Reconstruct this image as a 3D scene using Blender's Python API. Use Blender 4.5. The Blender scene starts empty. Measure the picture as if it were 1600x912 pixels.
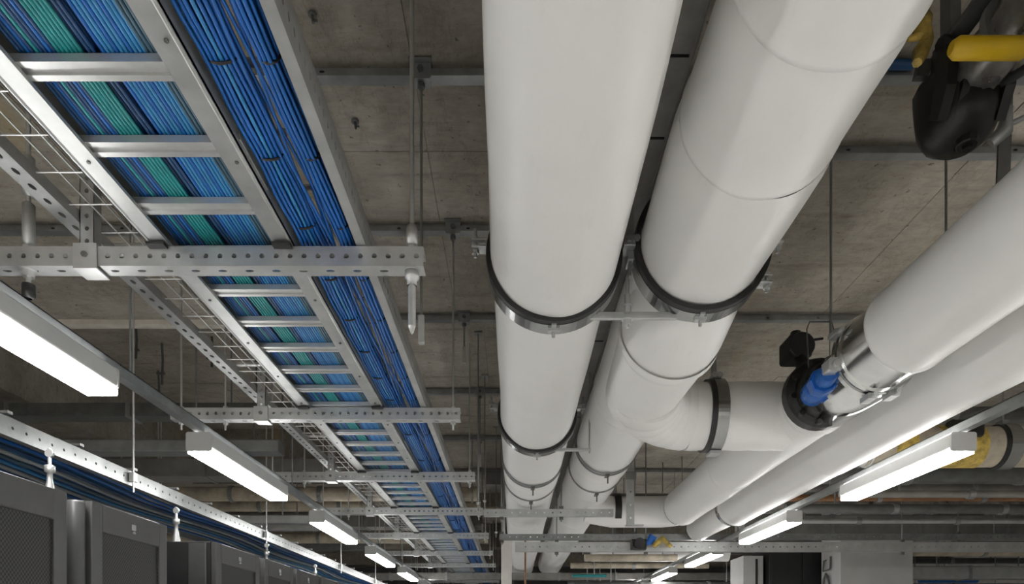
import bpy, math, random
from math import sin, cos, pi, radians, hypot
from mathutils import Vector, Matrix

scene = bpy.context.scene
COL = scene.collection
H = 1.6                     # eye height above the floor; heights below are written relative to it

# ------------------------------------------------------------------ camera, world, exposure
cam_d = bpy.data.cameras.new('camera')
cam_d.sensor_width = 36.0
cam_d.lens = 36.0 * 1067 / 1600
cam_d.shift_y = 544 / 1600
cam_d.shift_x = -2 / 1600
cam_d.clip_start = 0.05
cam = bpy.data.objects.new('camera', cam_d)
cam.location = (0, 0, H)
cam.rotation_euler = (radians(90), 0, 0)
COL.objects.link(cam)
scene.camera = cam
world = bpy.data.worlds.new('world'); scene.world = world
world.use_nodes = True
world.node_tree.nodes['Background'].inputs[0].default_value = (0.6, 0.65, 0.7, 1)
world.node_tree.nodes['Background'].inputs[1].default_value = 0.05
vs = scene.view_settings
vs.view_transform = 'Standard'; vs.look = 'None'; vs.gamma = 1.0; vs.use_curve_mapping = False
vs.exposure = 1.30
UPLIGHT = 6.0               # narrow strips added on top of the housings, unseen, to brighten the ceiling
LAMP = 15.0                 # strength of the linear lamps' diffusers
scene.cycles.max_bounces = 10
scene.cycles.diffuse_bounces = 6
scene.cycles.glossy_bounces = 4
scene.cycles.sample_clamp_indirect = 6.0
scene.cycles.use_denoising = True
random.seed(7)
R = random.Random(11)

# ------------------------------------------------------------------ materials
def new_mat(name):
    m = bpy.data.materials.new(name); m.use_nodes = True
    nt = m.node_tree
    return m, nt, nt.nodes['Principled BSDF']

def ramp(nt, fac, stops):
    r = nt.nodes.new('ShaderNodeValToRGB')
    el = r.color_ramp.elements
    while len(el) < len(stops): el.new(0.5)
    for e, (p, c) in zip(el, stops):
        e.position = p; e.color = (*c, 1) if len(c) == 3 else c
    nt.links.new(fac, r.inputs[0])
    return r.outputs[0]

def noise(nt, scale, detail=4, rough=0.6, vec=None, stretch=None):
    n = nt.nodes.new('ShaderNodeTexNoise')
    n.inputs['Scale'].default_value = scale
    n.inputs['Detail'].default_value = detail
    n.inputs['Roughness'].default_value = rough
    if vec is None:
        tc = nt.nodes.new('ShaderNodeTexCoord'); vec = tc.outputs['Object']
    if stretch:
        mp = nt.nodes.new('ShaderNodeMapping'); mp.inputs['Scale'].default_value = stretch
        nt.links.new(vec, mp.inputs[0]); vec = mp.outputs[0]
    nt.links.new(vec, n.inputs['Vector'])
    return n.outputs['Fac']

def bump(nt, b, h, strength=0.2, dist=0.01):
    n = nt.nodes.new('ShaderNodeBump')
    n.inputs['Strength'].default_value = strength; n.inputs['Distance'].default_value = dist
    nt.links.new(h, n.inputs['Height']); nt.links.new(n.outputs[0], b.inputs['Normal'])

def mix(nt, a, b_, fac, mode='MIX'):
    n = nt.nodes.new('ShaderNodeMix'); n.data_type = 'RGBA'; n.blend_type = mode
    for sock, v in ((n.inputs[0], fac), (n.inputs[6], a), (n.inputs[7], b_)):
        if hasattr(v, 'links') or hasattr(v, 'is_linked'): nt.links.new(v, sock)
        elif isinstance(v, (int, float)): sock.default_value = v
        else: sock.default_value = (*v, 1)
    return n.outputs[2]

def simple(name, col, rough=0.5, metal=0.0, var=0.15, scale=8.0, bmp=0.0, spec=0.5, rvar=0.1, stretch=None, coat=0.0):
    m, nt, b = new_mat(name)
    f = noise(nt, scale, 5, 0.6, stretch=stretch)
    lo = tuple(c * (1 - var) for c in col); hi = tuple(min(1, c * (1 + var)) for c in col)
    nt.links.new(ramp(nt, f, [(0.3, lo), (0.7, hi)]), b.inputs['Base Color'])
    rr = nt.nodes.new('ShaderNodeMapRange'); nt.links.new(f, rr.inputs[0])
    rr.inputs[3].default_value = max(0.02, rough - rvar); rr.inputs[4].default_value = min(1, rough + rvar)
    nt.links.new(rr.outputs[0], b.inputs['Roughness'])
    b.inputs['Metallic'].default_value = metal
    b.inputs['Specular IOR Level'].default_value = spec
    b.inputs['Coat Weight'].default_value = coat
    if bmp: bump(nt, b, noise(nt, scale * 3, 4, 0.6, stretch=stretch), bmp, 0.003)
    return m

M = {}
M['steel'] = simple('galvanized_steel', (0.47, 0.48, 0.475), 0.47, 0.75, 0.15, 7, 0.0, rvar=0.05, stretch=(1, 1, 1))
M['steel_bright'] = simple('zinc_plated_steel', (0.55, 0.555, 0.55), 0.40, 0.75, 0.10, 9, rvar=0.04)
M['steel_dull'] = simple('dull_galvanized_steel', (0.28, 0.29, 0.288), 0.40, 0.7, 0.20, 8, rvar=0.05)
M['steel_dark'] = simple('dark_weathered_steel', (0.115, 0.118, 0.112), 0.45, 0.3, 0.25, 9, 0.1)
M['polished'] = simple('polished_steel_sheet', (0.72, 0.73, 0.72), 0.14, 1.0, 0.10, 6, 0.0, rvar=0.05)
M['band'] = simple('clamp_band_steel', (0.36, 0.365, 0.36), 0.24, 0.95, 0.15, 5, 0.0, rvar=0.05)
M['rubber'] = simple('black_rubber', (0.012, 0.012, 0.012), 0.42, 0, 0.3, 30)
M['black_iron'] = simple('black_cast_iron', (0.012, 0.012, 0.0115), 0.38, 0, 0.4, 18, 0.25)
M['black_cable'] = simple('black_cable_sheath', (0.012, 0.012, 0.014), 0.4, 0, 0.2, 20)
M['blue1'] = simple('bright_blue_cable_sheath', (0.007, 0.120, 0.44), 0.38, 0, 0.15, 6)
M['blue2'] = simple('sky_blue_cable_sheath', (0.030, 0.225, 0.50), 0.38, 0, 0.15, 6)
M['navy'] = simple('navy_cable_sheath', (0.008, 0.055, 0.165), 0.4, 0, 0.2, 6)
M['greyblue'] = simple('grey_blue_cable_sheath', (0.06, 0.13, 0.19), 0.4, 0, 0.2, 6)
M['teal'] = simple('teal_cable_sheath', (0.014, 0.255, 0.275), 0.38, 0, 0.15, 6)
M['blue_paint'] = simple('blue_paint', (0.005, 0.10, 0.42), 0.3, 0, 0.15, 12)
M['yellow'] = simple('yellow_plastic', (0.72, 0.47, 0.012), 0.4, 0, 0.08, 10)
M['yellow_worn'] = simple('worn_yellow_tape', (0.46, 0.33, 0.075), 0.55, 0, 0.6, 16)
M['lamp_body'] = simple('grey_painted_lamp_housing', (0.50, 0.50, 0.49), 0.5, 0, 0.04, 12)
M['rack'] = simple('dark_grey_rack_paint', (0.085, 0.085, 0.085), 0.38, 0.1, 0.12, 12)
M['rack_dark'] = simple('black_rack_interior', (0.016, 0.016, 0.017), 0.5, 0.0, 0.2, 12)
M['floor'] = simple('pale_vinyl_floor', (0.80, 0.79, 0.77), 0.45, 0, 0.05, 3)
M['wall_far'] = simple('dark_grey_wall', (0.12, 0.12, 0.115), 0.7, 0, 0.2, 2)
M['lip'] = simple('pale_concrete_edge', (0.62, 0.58, 0.51), 0.8, 0, 0.12, 9, 0.2)
M['white_cable'] = simple('pale_grey_cable_sheath', (0.42, 0.46, 0.48), 0.4, 0, 0.2, 6)
M['wall'] = simple('grey_painted_wall', (0.52, 0.52, 0.50), 0.7, 0, 0.12, 2)
M['post'] = simple('cream_painted_post', (0.72, 0.69, 0.64), 0.45, 0, 0.06, 6)
M['column'] = simple('painted_column', (0.46, 0.46, 0.45), 0.6, 0, 0.07, 4)
M['foil'] = simple('crinkled_foil_jacket', (0.36, 0.35, 0.33), 0.30, 0.7, 0.5, 7, 0.6)
M['old_pipe'] = simple('weathered_pipe_insulation', (0.42, 0.37, 0.29), 0.6, 0, 0.35, 5)
M['duct'] = simple('dull_sheet_duct', (0.22, 0.215, 0.20), 0.5, 0.3, 0.25, 4)
M['copper'] = simple('rusty_brown_pipe', (0.26, 0.13, 0.06), 0.5, 0.2, 0.3, 6)

def mat_jacket():
    m, nt, b = new_mat('white_pipe_jacket')
    f = noise(nt, 2.2, 3, 0.5)
    c = ramp(nt, f, [(0.25, (0.755, 0.752, 0.738)), (0.75, (0.80, 0.80, 0.79))])
    f2 = noise(nt, 16, 5, 0.65, stretch=(1, 0.35, 1))
    c = mix(nt, c, (0.62, 0.61, 0.585), ramp(nt, f2, [(0.60, (0, 0, 0)), (0.85, (0.35, 0.35, 0.35))]))
    nt.links.new(c, b.inputs['Base Color'])
    b.inputs['Roughness'].default_value = 0.42
    b.inputs['Specular IOR Level'].default_value = 0.4
    bump(nt, b, noise(nt, 5.0, 3, 0.5, stretch=(1.6, 0.5, 1.6)), 0.25, 0.02)
    return m
M['jacket'] = mat_jacket()

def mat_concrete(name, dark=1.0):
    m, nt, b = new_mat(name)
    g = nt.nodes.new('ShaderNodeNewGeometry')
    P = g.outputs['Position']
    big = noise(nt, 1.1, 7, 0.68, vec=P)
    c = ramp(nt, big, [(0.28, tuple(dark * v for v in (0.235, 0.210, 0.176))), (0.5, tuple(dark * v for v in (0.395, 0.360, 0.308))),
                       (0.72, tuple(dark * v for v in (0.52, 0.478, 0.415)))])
    grain = noise(nt, 14, 8, 0.75, vec=P, stretch=(0.8, 1.6, 1))
    c = mix(nt, c, ramp(nt, grain, [(0.34, (0.62, 0.61, 0.59)), (0.58, (1.0, 1.0, 1.0)), (0.8, (1.1, 1.1, 1.08))]), 0.55, 'MULTIPLY')
    streak = noise(nt, 2.6, 6, 0.65, vec=P, stretch=(0.5, 3.6, 1))
    c = mix(nt, c, ramp(nt, streak, [(0.33, (0.55, 0.53, 0.50)), (0.43, (1, 1, 1))]), 0.45, 'MULTIPLY')
    cr = noise(nt, 1.4, 6, 0.7, vec=P, stretch=(2.4, 0.7, 1))
    c = mix(nt, c, ramp(nt, cr, [(0.485, (1, 1, 1)), (0.50, (0.55, 0.53, 0.5)), (0.515, (1, 1, 1))]), 0.35, 'MULTIPLY')
    pits = noise(nt, 28, 3, 0.5, vec=P)
    c = mix(nt, c, ramp(nt, pits, [(0.27, (0.30, 0.28, 0.26)), (0.33, (1, 1, 1))]), 0.8, 'MULTIPLY')
    ye = noise(nt, 1.3, 2, 0.5, vec=P, stretch=(1.8, 0.6, 1))
    c = mix(nt, c, (0.42, 0.31, 0.12), ramp(nt, ye, [(0.66, (0, 0, 0)), (0.76, (0.45, 0.45, 0.45))]))
    nt.links.new(c, b.inputs['Base Color'])
    b.inputs['Roughness'].default_value = 0.85
    b.inputs['Specular IOR Level'].default_value = 0.25
    bump(nt, b, grain, 0.45, 0.012)
    return m
M['concrete'] = mat_concrete('board_marked_concrete')
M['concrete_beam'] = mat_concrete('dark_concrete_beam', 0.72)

def mat_lamp(name, strength):
    m = bpy.data.materials.new(name); m.use_nodes = True
    nt = m.node_tree; nt.nodes.clear()
    e = nt.nodes.new('ShaderNodeEmission'); o = nt.nodes.new('ShaderNodeOutputMaterial')
    e.inputs[0].default_value = (1.0, 0.99, 0.965, 1); e.inputs[1].default_value = strength
    nt.links.new(e.outputs[0], o.inputs[0])
    return m
M['lamp'] = mat_lamp('lamp_diffuser', LAMP)
M['lamp_up'] = mat_lamp('added_uplight_glow', UPLIGHT)

def mat_perf():
    m, nt, b = new_mat('perforated_door_sheet')
    tc = nt.nodes.new('ShaderNodeTexCoord')
    sep = nt.nodes.new('ShaderNodeSeparateXYZ'); nt.links.new(tc.outputs['Object'], sep.inputs[0])
    def mth(op, a, b_=None):
        n = nt.nodes.new('ShaderNodeMath'); n.operation = op
        for i, v in enumerate((a, b_)):
            if v is None: continue
            if isinstance(v, (int, float)): n.inputs[i].default_value = v
            else: nt.links.new(v, n.inputs[i])
        return n.outputs[0]
    s = 0.0165; k = 1.732
    u = mth('DIVIDE', sep.outputs[1], s); v = mth('DIVIDE', sep.outputs[2], s * k * 0.62)
    def d(off):
        a = mth('SUBTRACT', mth('FRACT', mth('ADD', u, off)), 0.5)
        c = mth('MULTIPLY', mth('SUBTRACT', mth('FRACT', mth('ADD', v, off)), 0.5), k * 0.62)
        return mth('SQRT', mth('ADD', mth('MULTIPLY', a, a), mth('MULTIPLY', c, c)))
    dist = mth('MINIMUM', d(10.0), d(10.5))
    hole = ramp(nt, dist, [(0.29, (0.006, 0.006, 0.006)), (0.35, (0.062, 0.062, 0.062))])
    nt.links.new(hole, b.inputs['Base Color'])
    b.inputs['Roughness'].default_value = 0.45
    bump(nt, b, dist, 0.3, 0.002)
    return m
M['perf'] = mat_perf()

# ------------------------------------------------------------------ mesh helpers
class MB:
    def __init__(s): s.v = []; s.f = []; s.sm = []
    def add(s, verts, faces, smooth=False):
        n = len(s.v); s.v += [tuple(p) for p in verts]
        for f in faces: s.f.append(tuple(i + n for i in f)); s.sm.append(smooth)
        return s
    def box(s, x0, x1, y0, y1, z0, z1):
        v = [(x, y, z) for x in (x0, x1) for y in (y0, y1) for z in (z0, z1)]
        return s.add(v, [(0, 1, 3, 2), (4, 6, 7, 5), (0, 4, 5, 1), (2, 3, 7, 6), (0, 2, 6, 4), (1, 5, 7, 3)])
    def rbox(s, x0, x1, y0, y1, z0, z1, b=0.006, axis='y'):
        """box with its four long edges (along axis) chamfered twice"""
        if axis == 'y': a0, a1, c0, c1, l0, l1 = x0, x1, z0, z1, y0, y1
        elif axis == 'x': a0, a1, c0, c1, l0, l1 = y0, y1, z0, z1, x0, x1
        else: a0, a1, c0, c1, l0, l1 = x0, x1, y0, y1, z0, z1
        prof = []
        for (ca, cc, st) in ((a1 - b, c1 - b, 0), (a0 + b, c1 - b, 90), (a0 + b, c0 + b, 180), (a1 - b, c0 + b, 270)):
            for k in range(4):
                t = radians(st + k * 30); prof.append((ca + b * cos(t), cc + b * sin(t)))
        def put(p, l):
            return (p[0], l, p[1]) if axis == 'y' else ((l, p[0], p[1]) if axis == 'x' else (p[0], p[1], l))
        n = len(prof)
        v = [put(p, l0) for p in prof] + [put(p, l1) for p in prof]
        s.add(v, [(i, (i + 1) % n, n + (i + 1) % n, n + i) for i in range(n)])
        return s.add(v, [tuple(range(n))[::-1], tuple(range(n, 2 * n))])
    def prism(s, prof, a, b, axis='x'):
        def put(p, l):
            return (l, p[0], p[1]) if axis == 'x' else ((p[0], l, p[1]) if axis == 'y' else (p[0], p[1], l))
        n = len(prof); v = [put(p, a) for p in prof] + [put(p, b) for p in prof]
        s.add(v, [(i, (i + 1) % n, n + (i + 1) % n, n + i) for i in range(n)])
        return s.add(v, [tuple(range(n))[::-1], tuple(range(n, 2 * n))])
    def tube(s, path, r, n=8, cap=True, smooth=True):
        """swept tube; r is a number or a list, one per point"""
        P = [Vector(p) for p in path]; k = len(P)
        rr = r if isinstance(r, (list, tuple)) else [r] * k
        t0 = (P[1] - P[0]).normalized()
        ref = Vector((0, 0, 1)) if abs(t0.z) < 0.9 else Vector((1, 0, 0))
        nx = (ref - t0 * ref.dot(t0)).normalized()
        v = []
        for i in range(k):
            t = (P[min(i + 1, k - 1)] - P[max(i - 1, 0)])
            t = t.normalized() if t.length > 1e-9 else t0
            nx = (nx - t * nx.dot(t)).normalized(); ny = t.cross(nx)
            for j in range(n):
                a = 2 * pi * j / n
                v.append(P[i] + (nx * cos(a) + ny * sin(a)) * rr[i])
        f = [(i * n + j, i * n + (j + 1) % n, (i + 1) * n + (j + 1) % n, (i + 1) * n + j) for i in range(k - 1) for j in range(n)]
        s.add(v, f, smooth)
        if cap:
            s.add(v[:n], [tuple(range(n))[::-1]]); s.add(v[-n:], [tuple(range(n))])
        return s
    def lathe(s, prof, c, axis='y', n=40, smooth=True, closed=False):
        """prof: (radius, position along axis) pairs; c: centre"""
        v = []
        for (r, l) in prof:
            for j in range(n):
                a = 2 * pi * j / n
                if axis == 'y': v.append((c[0] + r * cos(a), c[1] + l, c[2] + r * sin(a)))
                elif axis == 'x': v.append((c[0] + l, c[1] + r * cos(a), c[2] + r * sin(a)))
                else: v.append((c[0] + r * cos(a), c[1] + r * sin(a), c[2] + l))
        k = len(prof); m = k if closed else k - 1
        f = [(i * n + j, i * n + (j + 1) % n, ((i + 1) % k) * n + (j + 1) % n, ((i + 1) % k) * n + j) for i in range(m) for j in range(n)]
        return s.add(v, f, smooth)
    def ring(s, r0, r1, w, c, axis='y', n=48):
        return s.lathe([(r0, -w / 2), (r1, -w / 2), (r1, w / 2), (r0, w / 2)], c, axis, n, False, True)
    def disc(s, r, w, c, axis='y', n=20, b=0.0):
        b = b or 0.12 * min(r, w)
        return s.lathe([(0.0005, -w / 2), (r - b, -w / 2), (r, -w / 2 + b), (r, w / 2 - b), (r - b, w / 2), (0.0005, w / 2)], c, axis, n, False)
    def hexnut(s, r, w, c, axis='z'):
        return s.lathe([(0.0005, -w / 2), (r, -w / 2), (r, w / 2), (0.0005, w / 2)], c, axis, 6, False)
    def plate(s, o, u, v_, nrm, L, hgt, pitch, hw, hh, th=0.003, start=0.5):
        """flat strip with real round-ended holes; o corner, u along, v_ across, nrm outward"""
        o = Vector(o); u = Vector(u); v_ = Vector(v_); nrm = Vector(nrm)
        cells = max(1, int(round(L / pitch))); p = L / cells
        for c in range(cells):
            cu = c * p
            outer = [(0, 0), (p * .5, 0), (p, 0), (p, hgt * .5), (p, hgt), (p * .5, hgt), (0, hgt), (0, hgt * .5)]
            hole = []
            for (a, b) in outer:
                an = math.atan2(b - hgt / 2, (a - p / 2) * hgt / p)
                hole.append((p / 2 + hw * cos(an), hgt / 2 + hh * sin(an)))
            V = [o + u * (cu + a) + v_ * b for a, b in outer] + [o + u * (cu + a) + v_ * b for a, b in hole] + \
                [o + u * (cu + a) + v_ * b - nrm * th for a, b in hole]
            F = [(i, (i + 1) % 8, 8 + (i + 1) % 8, 8 + i) for i in range(8)] + [(8 + i, 8 + (i + 1) % 8, 16 + (i + 1) % 8, 16 + i) for i in range(8)]
            s.add(V, F)
        return s
    def mesh(s, name, mat, off=(0, 0, 0)):
        me = bpy.data.meshes.new(name)
        me.from_pydata([(a - off[0], b - off[1], c - off[2]) for a, b, c in s.v], [], s.f)
        me.polygons.foreach_set('use_smooth', s.sm)
        me.materials.append(mat)
        me.validate(); me.update()
        return me
    def build(s, name, mat, parent=None, off=None):
        w = wloc(parent) if parent else (off or (0, 0, 0))
        o = bpy.data.objects.new(name, s.mesh(name, mat, w))
        COL.objects.link(o)
        if parent: o.parent = parent
        else: o.location = w
        return o

def wloc(o):
    l = Vector((0, 0, 0))
    while o is not None: l = l + o.location; o = o.parent
    return l

def tag(o, label, cat, group=None):
    o['label'] = label; o['category'] = cat
    if group: o['group'] = group
    return o

def thing(name, loc, label, cat, group=None):
    o = bpy.data.objects.new(name, None); o.empty_display_size = 0.1
    COL.objects.link(o); o.location = loc
    return tag(o, label, cat, group)

def inst(name, me, loc, parent=None):
    o = bpy.data.objects.new(name, me); COL.objects.link(o)
    if parent:
        o.parent = parent; o.location = Vector(loc) - wloc(parent)
    else: o.location = loc
    return o

def structure(o): o['kind'] = 'structure'; return o
def stuff(o): o['kind'] = 'stuff'; return o
ORD = ['first', 'second', 'third', 'fourth', 'fifth', 'sixth', 'seventh', 'eighth', 'ninth', 'tenth', 'eleventh', 'twelfth']

# ------------------------------------------------------------------ room shell
XL, XR, Y0, Y1 = -7.0, 8.0, -4.0, 21.0
ZC = H + 2.5                 # underside of the slab
structure(MB().box(XL, XR, Y0, Y1, -0.1, 0).build('floor', M['floor']))
structure(MB().box(XL - .2, XL, Y0, Y1, 0, ZC + .8).build('wall_left', M['wall']))
structure(MB().box(XR, XR + .2, Y0, Y1, 0, ZC + .8).build('wall_right', M['wall']))
structure(MB().box(XL, XR, Y1, Y1 + .2, 0, ZC + .8).build('wall_back', M['wall_far']))
structure(MB().box(XL, XR, Y0 - .2, Y0, 0, ZC + .8).build('wall_front', M['floor']))
# slab: a low part over most of the room, a raised bay at the left beyond y = 5.37
SX, SY, ZU, SL = -1.15, 5.37, ZC + .50, -4.55
ceil = MB().box(XL, XR, Y0, SY, ZC + .012, ZC + .5)
ceil.box(SX, XR, SY, Y1, ZC + .012, ZC + .5)
ceil.box(SL, SX, SY, Y1, ZU + .012, ZU + .3)
ceil = structure(ceil.build('ceiling', M['concrete']))
def slab_panels(x0, x1, y0, y1, z, nx, ny):
    w = (x1 - x0) / nx; d = (y1 - y0) / ny
    for i in range(nx):
        for j in range(ny):
            g = 0.0022; dz = R.uniform(-.003, .003)
            a, b, c, e = x0 + i * w + g, x0 + (i + 1) * w - g, y0 + j * d + g, y0 + (j + 1) * d - g
            MB().box(a, b, c, e, z + dz, z + .0125).build('panel', M['concrete'], ceil)
slab_panels(XL, XR, Y0, SY, ZC, 16, 5)
slab_panels(SX, XR, SY, Y1, ZC, 10, 14)
slab_panels(SL, SX, SY, Y1, ZU, 3, 6)
# lip along the edge of the low slab
structure(MB().rbox(XL, SX, SY - .05, SY + .02, ZC - .045, ZU + .02, .008, 'x').build('trim_slab_edge', M['lip']))
structure(MB().box(SX, SX + .02, SY, Y1, ZC + .001, ZU + .02).build('trim_bay_side', M['concrete']))
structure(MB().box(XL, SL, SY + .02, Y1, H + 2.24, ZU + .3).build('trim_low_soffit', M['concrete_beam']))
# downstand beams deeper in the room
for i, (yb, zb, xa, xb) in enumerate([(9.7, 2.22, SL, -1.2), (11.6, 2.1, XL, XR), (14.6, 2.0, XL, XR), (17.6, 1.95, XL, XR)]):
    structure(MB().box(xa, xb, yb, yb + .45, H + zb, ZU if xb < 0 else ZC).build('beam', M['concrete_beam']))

# ------------------------------------------------------------------ shared hardware
def rod_mb(x, y, z0, z1, r=.0065):
    return MB().tube([(x, y, z0), (x, y, z1)], r, 8)

def nut(parent, x, y, z, r=.014, h=.012, name='nut', mat='steel_bright', washer=True):
    m = MB().hexnut(r, h, (x, y, z))
    if washer: m.disc(r * 1.45, .003, (x, y, z + (h / 2 + .0015)), 'z', 12)
    return m.build(name, M[mat], parent)

def channel_x(mb, x0, x1, y, z0, h=.07, d=.07, pitch=.05, hw=.0095, hh=.0095, bottom_holes=True, t=.004):
    """C channel along x: punched web to the front (-y), open to the rear"""
    mb.plate((x0, y, z0), (1, 0, 0), (0, 0, 1), (0, -1, 0), x1 - x0, h, pitch, hw, hh)
    mb.box(x0, x1, y + .0005, y + d, z0 + h - t, z0 + h)
    if bottom_holes:
        mb.plate((x0, y, z0), (1, 0, 0), (0, 1, 0), (0, 0, -1), x1 - x0, d, pitch * 2, .016, .008)
    else:
        mb.box(x0, x1, y + .0005, y + d, z0, z0 + t)
    mb.box(x0, x1, y + d - t, y + d, z0 + t, z0 + .018)
    mb.box(x0, x1, y + d - t, y + d, z0 + h - .018, z0 + h - t)
    mb.box(x0, x0 + .002, y + .002, y + d - t, z0 + .001, z0 + .014)
    return mb

# ------------------------------------------------------------------ trapeze hangers carrying the cable ladder
ZT = H + 1.34
TRAP = [2.444, 4.14, 5.72, 7.26, 8.95, 10.75, 12.5, 14.2, 15.85, 17.3]
XA, XB = -2.08, -.322
strut_me = channel_x(MB(), XA, XB, 0, 0).mesh('strut', M['steel'])
rod_l = rod_mb(0, 0, 0, 1.0).mesh('hanger_rod', M['steel'])
for i, y in enumerate(TRAP):
    t = thing('trapeze_hanger', (-1.2, y, ZT),
              ['punched trapeze strut under the cable ladder, nearest the camera, with a thick rod end',
               'punched steel trapeze strut under the cable ladder, second from the camera, above the second lamp',
               'punched steel trapeze strut under the cable ladder, third from the camera',
               'punched steel trapeze strut under the cable ladder, fourth from the camera',
               'punched steel trapeze strut under the cable ladder, fifth from the camera',
               'punched steel trapeze strut under the cable ladder, sixth from the camera',
               'far small trapeze strut under the cable ladder, seventh from the camera',
               'far small trapeze strut under the cable ladder, eighth from the camera',
               'tiny distant trapeze strut under the cable ladder, ninth from the camera', 'tiny distant trapeze strut under the cable ladder, farthest of the row'][i], 'pipe hanger', 'trapeze hangers under the cable ladder')
    inst('strut', strut_me, (0, y, ZT), t)
    ym = y + .036
    for j, x in enumerate((-2.03, -1.76, -.368)):
        raised = x < SX and ym > SY
        top = ZU if raised else ZC
        thick = (i == 0)
        r = MB().tube([(x, ym, ZT - .055), (x, ym, top)], .0085 if thick else .0065, 8).build('hanger_rod', M['steel_bright'], t)
        if i < 5:
            nut(r, x, ym, ZT - .012, .021 if thick else .016, .02); nut(r, x, ym, ZT + .08, .021 if thick else .016, .018, washer=False)
    if i == 0:
        x = -.368
        c = MB().lathe([(.011, 0), (.021, .004), (.021, .06), (.016, .075), (.010, .08)], (x, ym, ZT + .09), 'z', 12)
        c.build('coupling', M['steel_bright'], t)
        c = MB().lathe([(.018, 0), (.018, .02), (.026, .03), (.026, .05), (.012, .052)], (x, ym, ZT - .055), 'z', 12)
        c.tube([(x, ym, ZT - .055), (x, ym, ZT - .2)], .014, 10)
        c.lathe([(.014, 0), (.006, -.025), (.001, -.03)], (x, ym, ZT - .2), 'z', 10)
        c.build('stub_rod', M['steel_bright'], t)
        x = -1.76
        c = MB().lathe([(.012, 0), (.022, .008), (.022, .05), (.012, .055)], (x, ym, ZT - .10), 'z', 10)
        c.build('rod_sleeve', M['rubber'], t)
        c = MB()
        for (z0, z1) in ((.09, .25), (.27, .42)):
            c.lathe([(.009, z0), (.021, z0 + .01), (.021, z1 - .01), (.009, z1)], (x, ym, ZT), 'z', 12)
        c.build('rod_tube', M['steel'], t)
    # upright post in a saddle bracket
    xp = -1.53
    p = MB()
    p.plate((xp - .026, y + .006, ZT + .07), (0, 0, 1), (1, 0, 0), (0, -1, 0), .36, .052, .045, .009, .008)
    p.box(xp - .026, xp - .023, y + .006, y + .05, ZT + .07, ZT + .43)
    p.box(xp + .023, xp + .026, y + .006, y + .05, ZT + .07, ZT + .43)
    p.build('post', M['steel'], t)
    b = MB()
    b.box(xp - .042, xp + .042, y - .007, y - .001, ZT - .006, ZT + .078)
    b.box(xp - .042, xp + .042, y - .007, y + .076, ZT - .012, ZT - .006)
    b.box(xp - .042, xp - .036, y - .001, y + .07, ZT + .072, ZT + .078); b.box(xp + .036, xp + .042, y - .001, y + .07, ZT + .072, ZT + .078)
    b = b.build('saddle_bracket', M['steel_bright'], t)
    if i < 4:
        MB().hexnut(.011, .008, (xp, y - .011, ZT + .036), 'y').build('bolt', M['steel_dark'], b)
    for x in (-1.265, -.82):  # small black block below each rail, ahead of the strut
        MB().rbox(x - .034, x + .03, y - .034, y - .002, ZT + .058, ZT + .069, .003, 'x').build('rail_block', M['rubber'], t)

# ------------------------------------------------------------------ cable ladder
ZL = H + 1.4145
YA, YB = 0.2, 19.6
lad = thing('cable_ladder', (-1.04, YA, ZL), 'wide galvanized cable ladder full of blue and teal cables, resting on the trapeze struts', 'cable ladder')
def c_rail(mb, xo, sgn, y0, y1, z, w=.073, h=.085, t=.004):
    """C rail along y, web at xo, flanges reaching sgn*w inwards"""
    xi = xo + sgn * w
    mb.box(min(xo, xo + sgn * t), max(xo, xo + sgn * t), y0, y1, z, z + h)
    mb.box(min(xo, xi), max(xo, xi), y0, y1, z, z + t)
    mb.box(min(xo, xi), max(xo, xi), y0, y1, z + h - t, z + h)
    mb.box(min(xi, xi - sgn * t), max(xi, xi - sgn * t), y0, y1, z + t, z + .012)
    # shallow rolled bead near the web edge of the bottom flange
    xb = xo + sgn * .012
    mb.prism([(xb - .005, z), (xb, z - .003), (xb + .005, z)], y0, y1, 'y')
    return mb
c_rail(MB(), -1.302, 1, YA, YB, ZL).build('side_rail', M['steel'], lad)
c_rail(MB(), -.784, -1, YA, YB, ZL).build('side_rail', M['steel'], lad)
prof = [(-.030, 0), (-.011, 0), (-.011, .007), (.011, .007), (.011, 0), (.030, 0), (.030, .021), (-.030, .021)]
rung_me = MB().prism(prof, -.255, .255, 'x').mesh('rung', M['steel_bright'])
Y = 1.714 - .273 * 5
k = 0
while Y < YB - .1:
    inst('rung', rung_me, (-1.043, Y, ZL + .012), lad)
    Y += .273; k += 1
bolts = MB()
for Y in [1.2 + .41 * q for q in range(16)]:
    for x in (-1.262, -.824):
        bolts.disc(.006, .004, (x + .006 * (int(Y * 7) % 3 - 1), Y, ZL - .002), 'z', 8)
stuff(bolts.build('bolts', M['steel_dark'], lad))
for Yp in (1.95, 4.9, 7.9):
    MB().rbox(-.784 + .0005, -.784 + .005, Yp, Yp + .22, ZL + .015, ZL + .07, .002, 'y').build('splice_plate', M['steel'], lad)

def cable(points, r, mat, label, cat, group, name, n=6):
    o = MB().tube(points, r, n).build(name, M[mat])
    return tag(o, label, cat, group)

def wavy(x0, z0, seed, ax=.006, az=.004, y0=YA + .1, y1=YB - .3, step=.17):
    q = random.Random(seed); ph = [q.uniform(0, 6.28) for _ in range(4)]; fr = [q.uniform(.7, 1.4), q.uniform(2, 3.6)]
    pts = []; yy = y0 + q.uniform(0, .05)
    while yy < y1:
        pts.append((x0 + ax * sin(fr[0] * yy + ph[0]) + ax * .5 * sin(fr[1] * yy + ph[1]), yy, z0 + abs(az) * sin(fr[1] * 1.3 * yy + ph[2])))
        yy += step
    return pts
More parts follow.
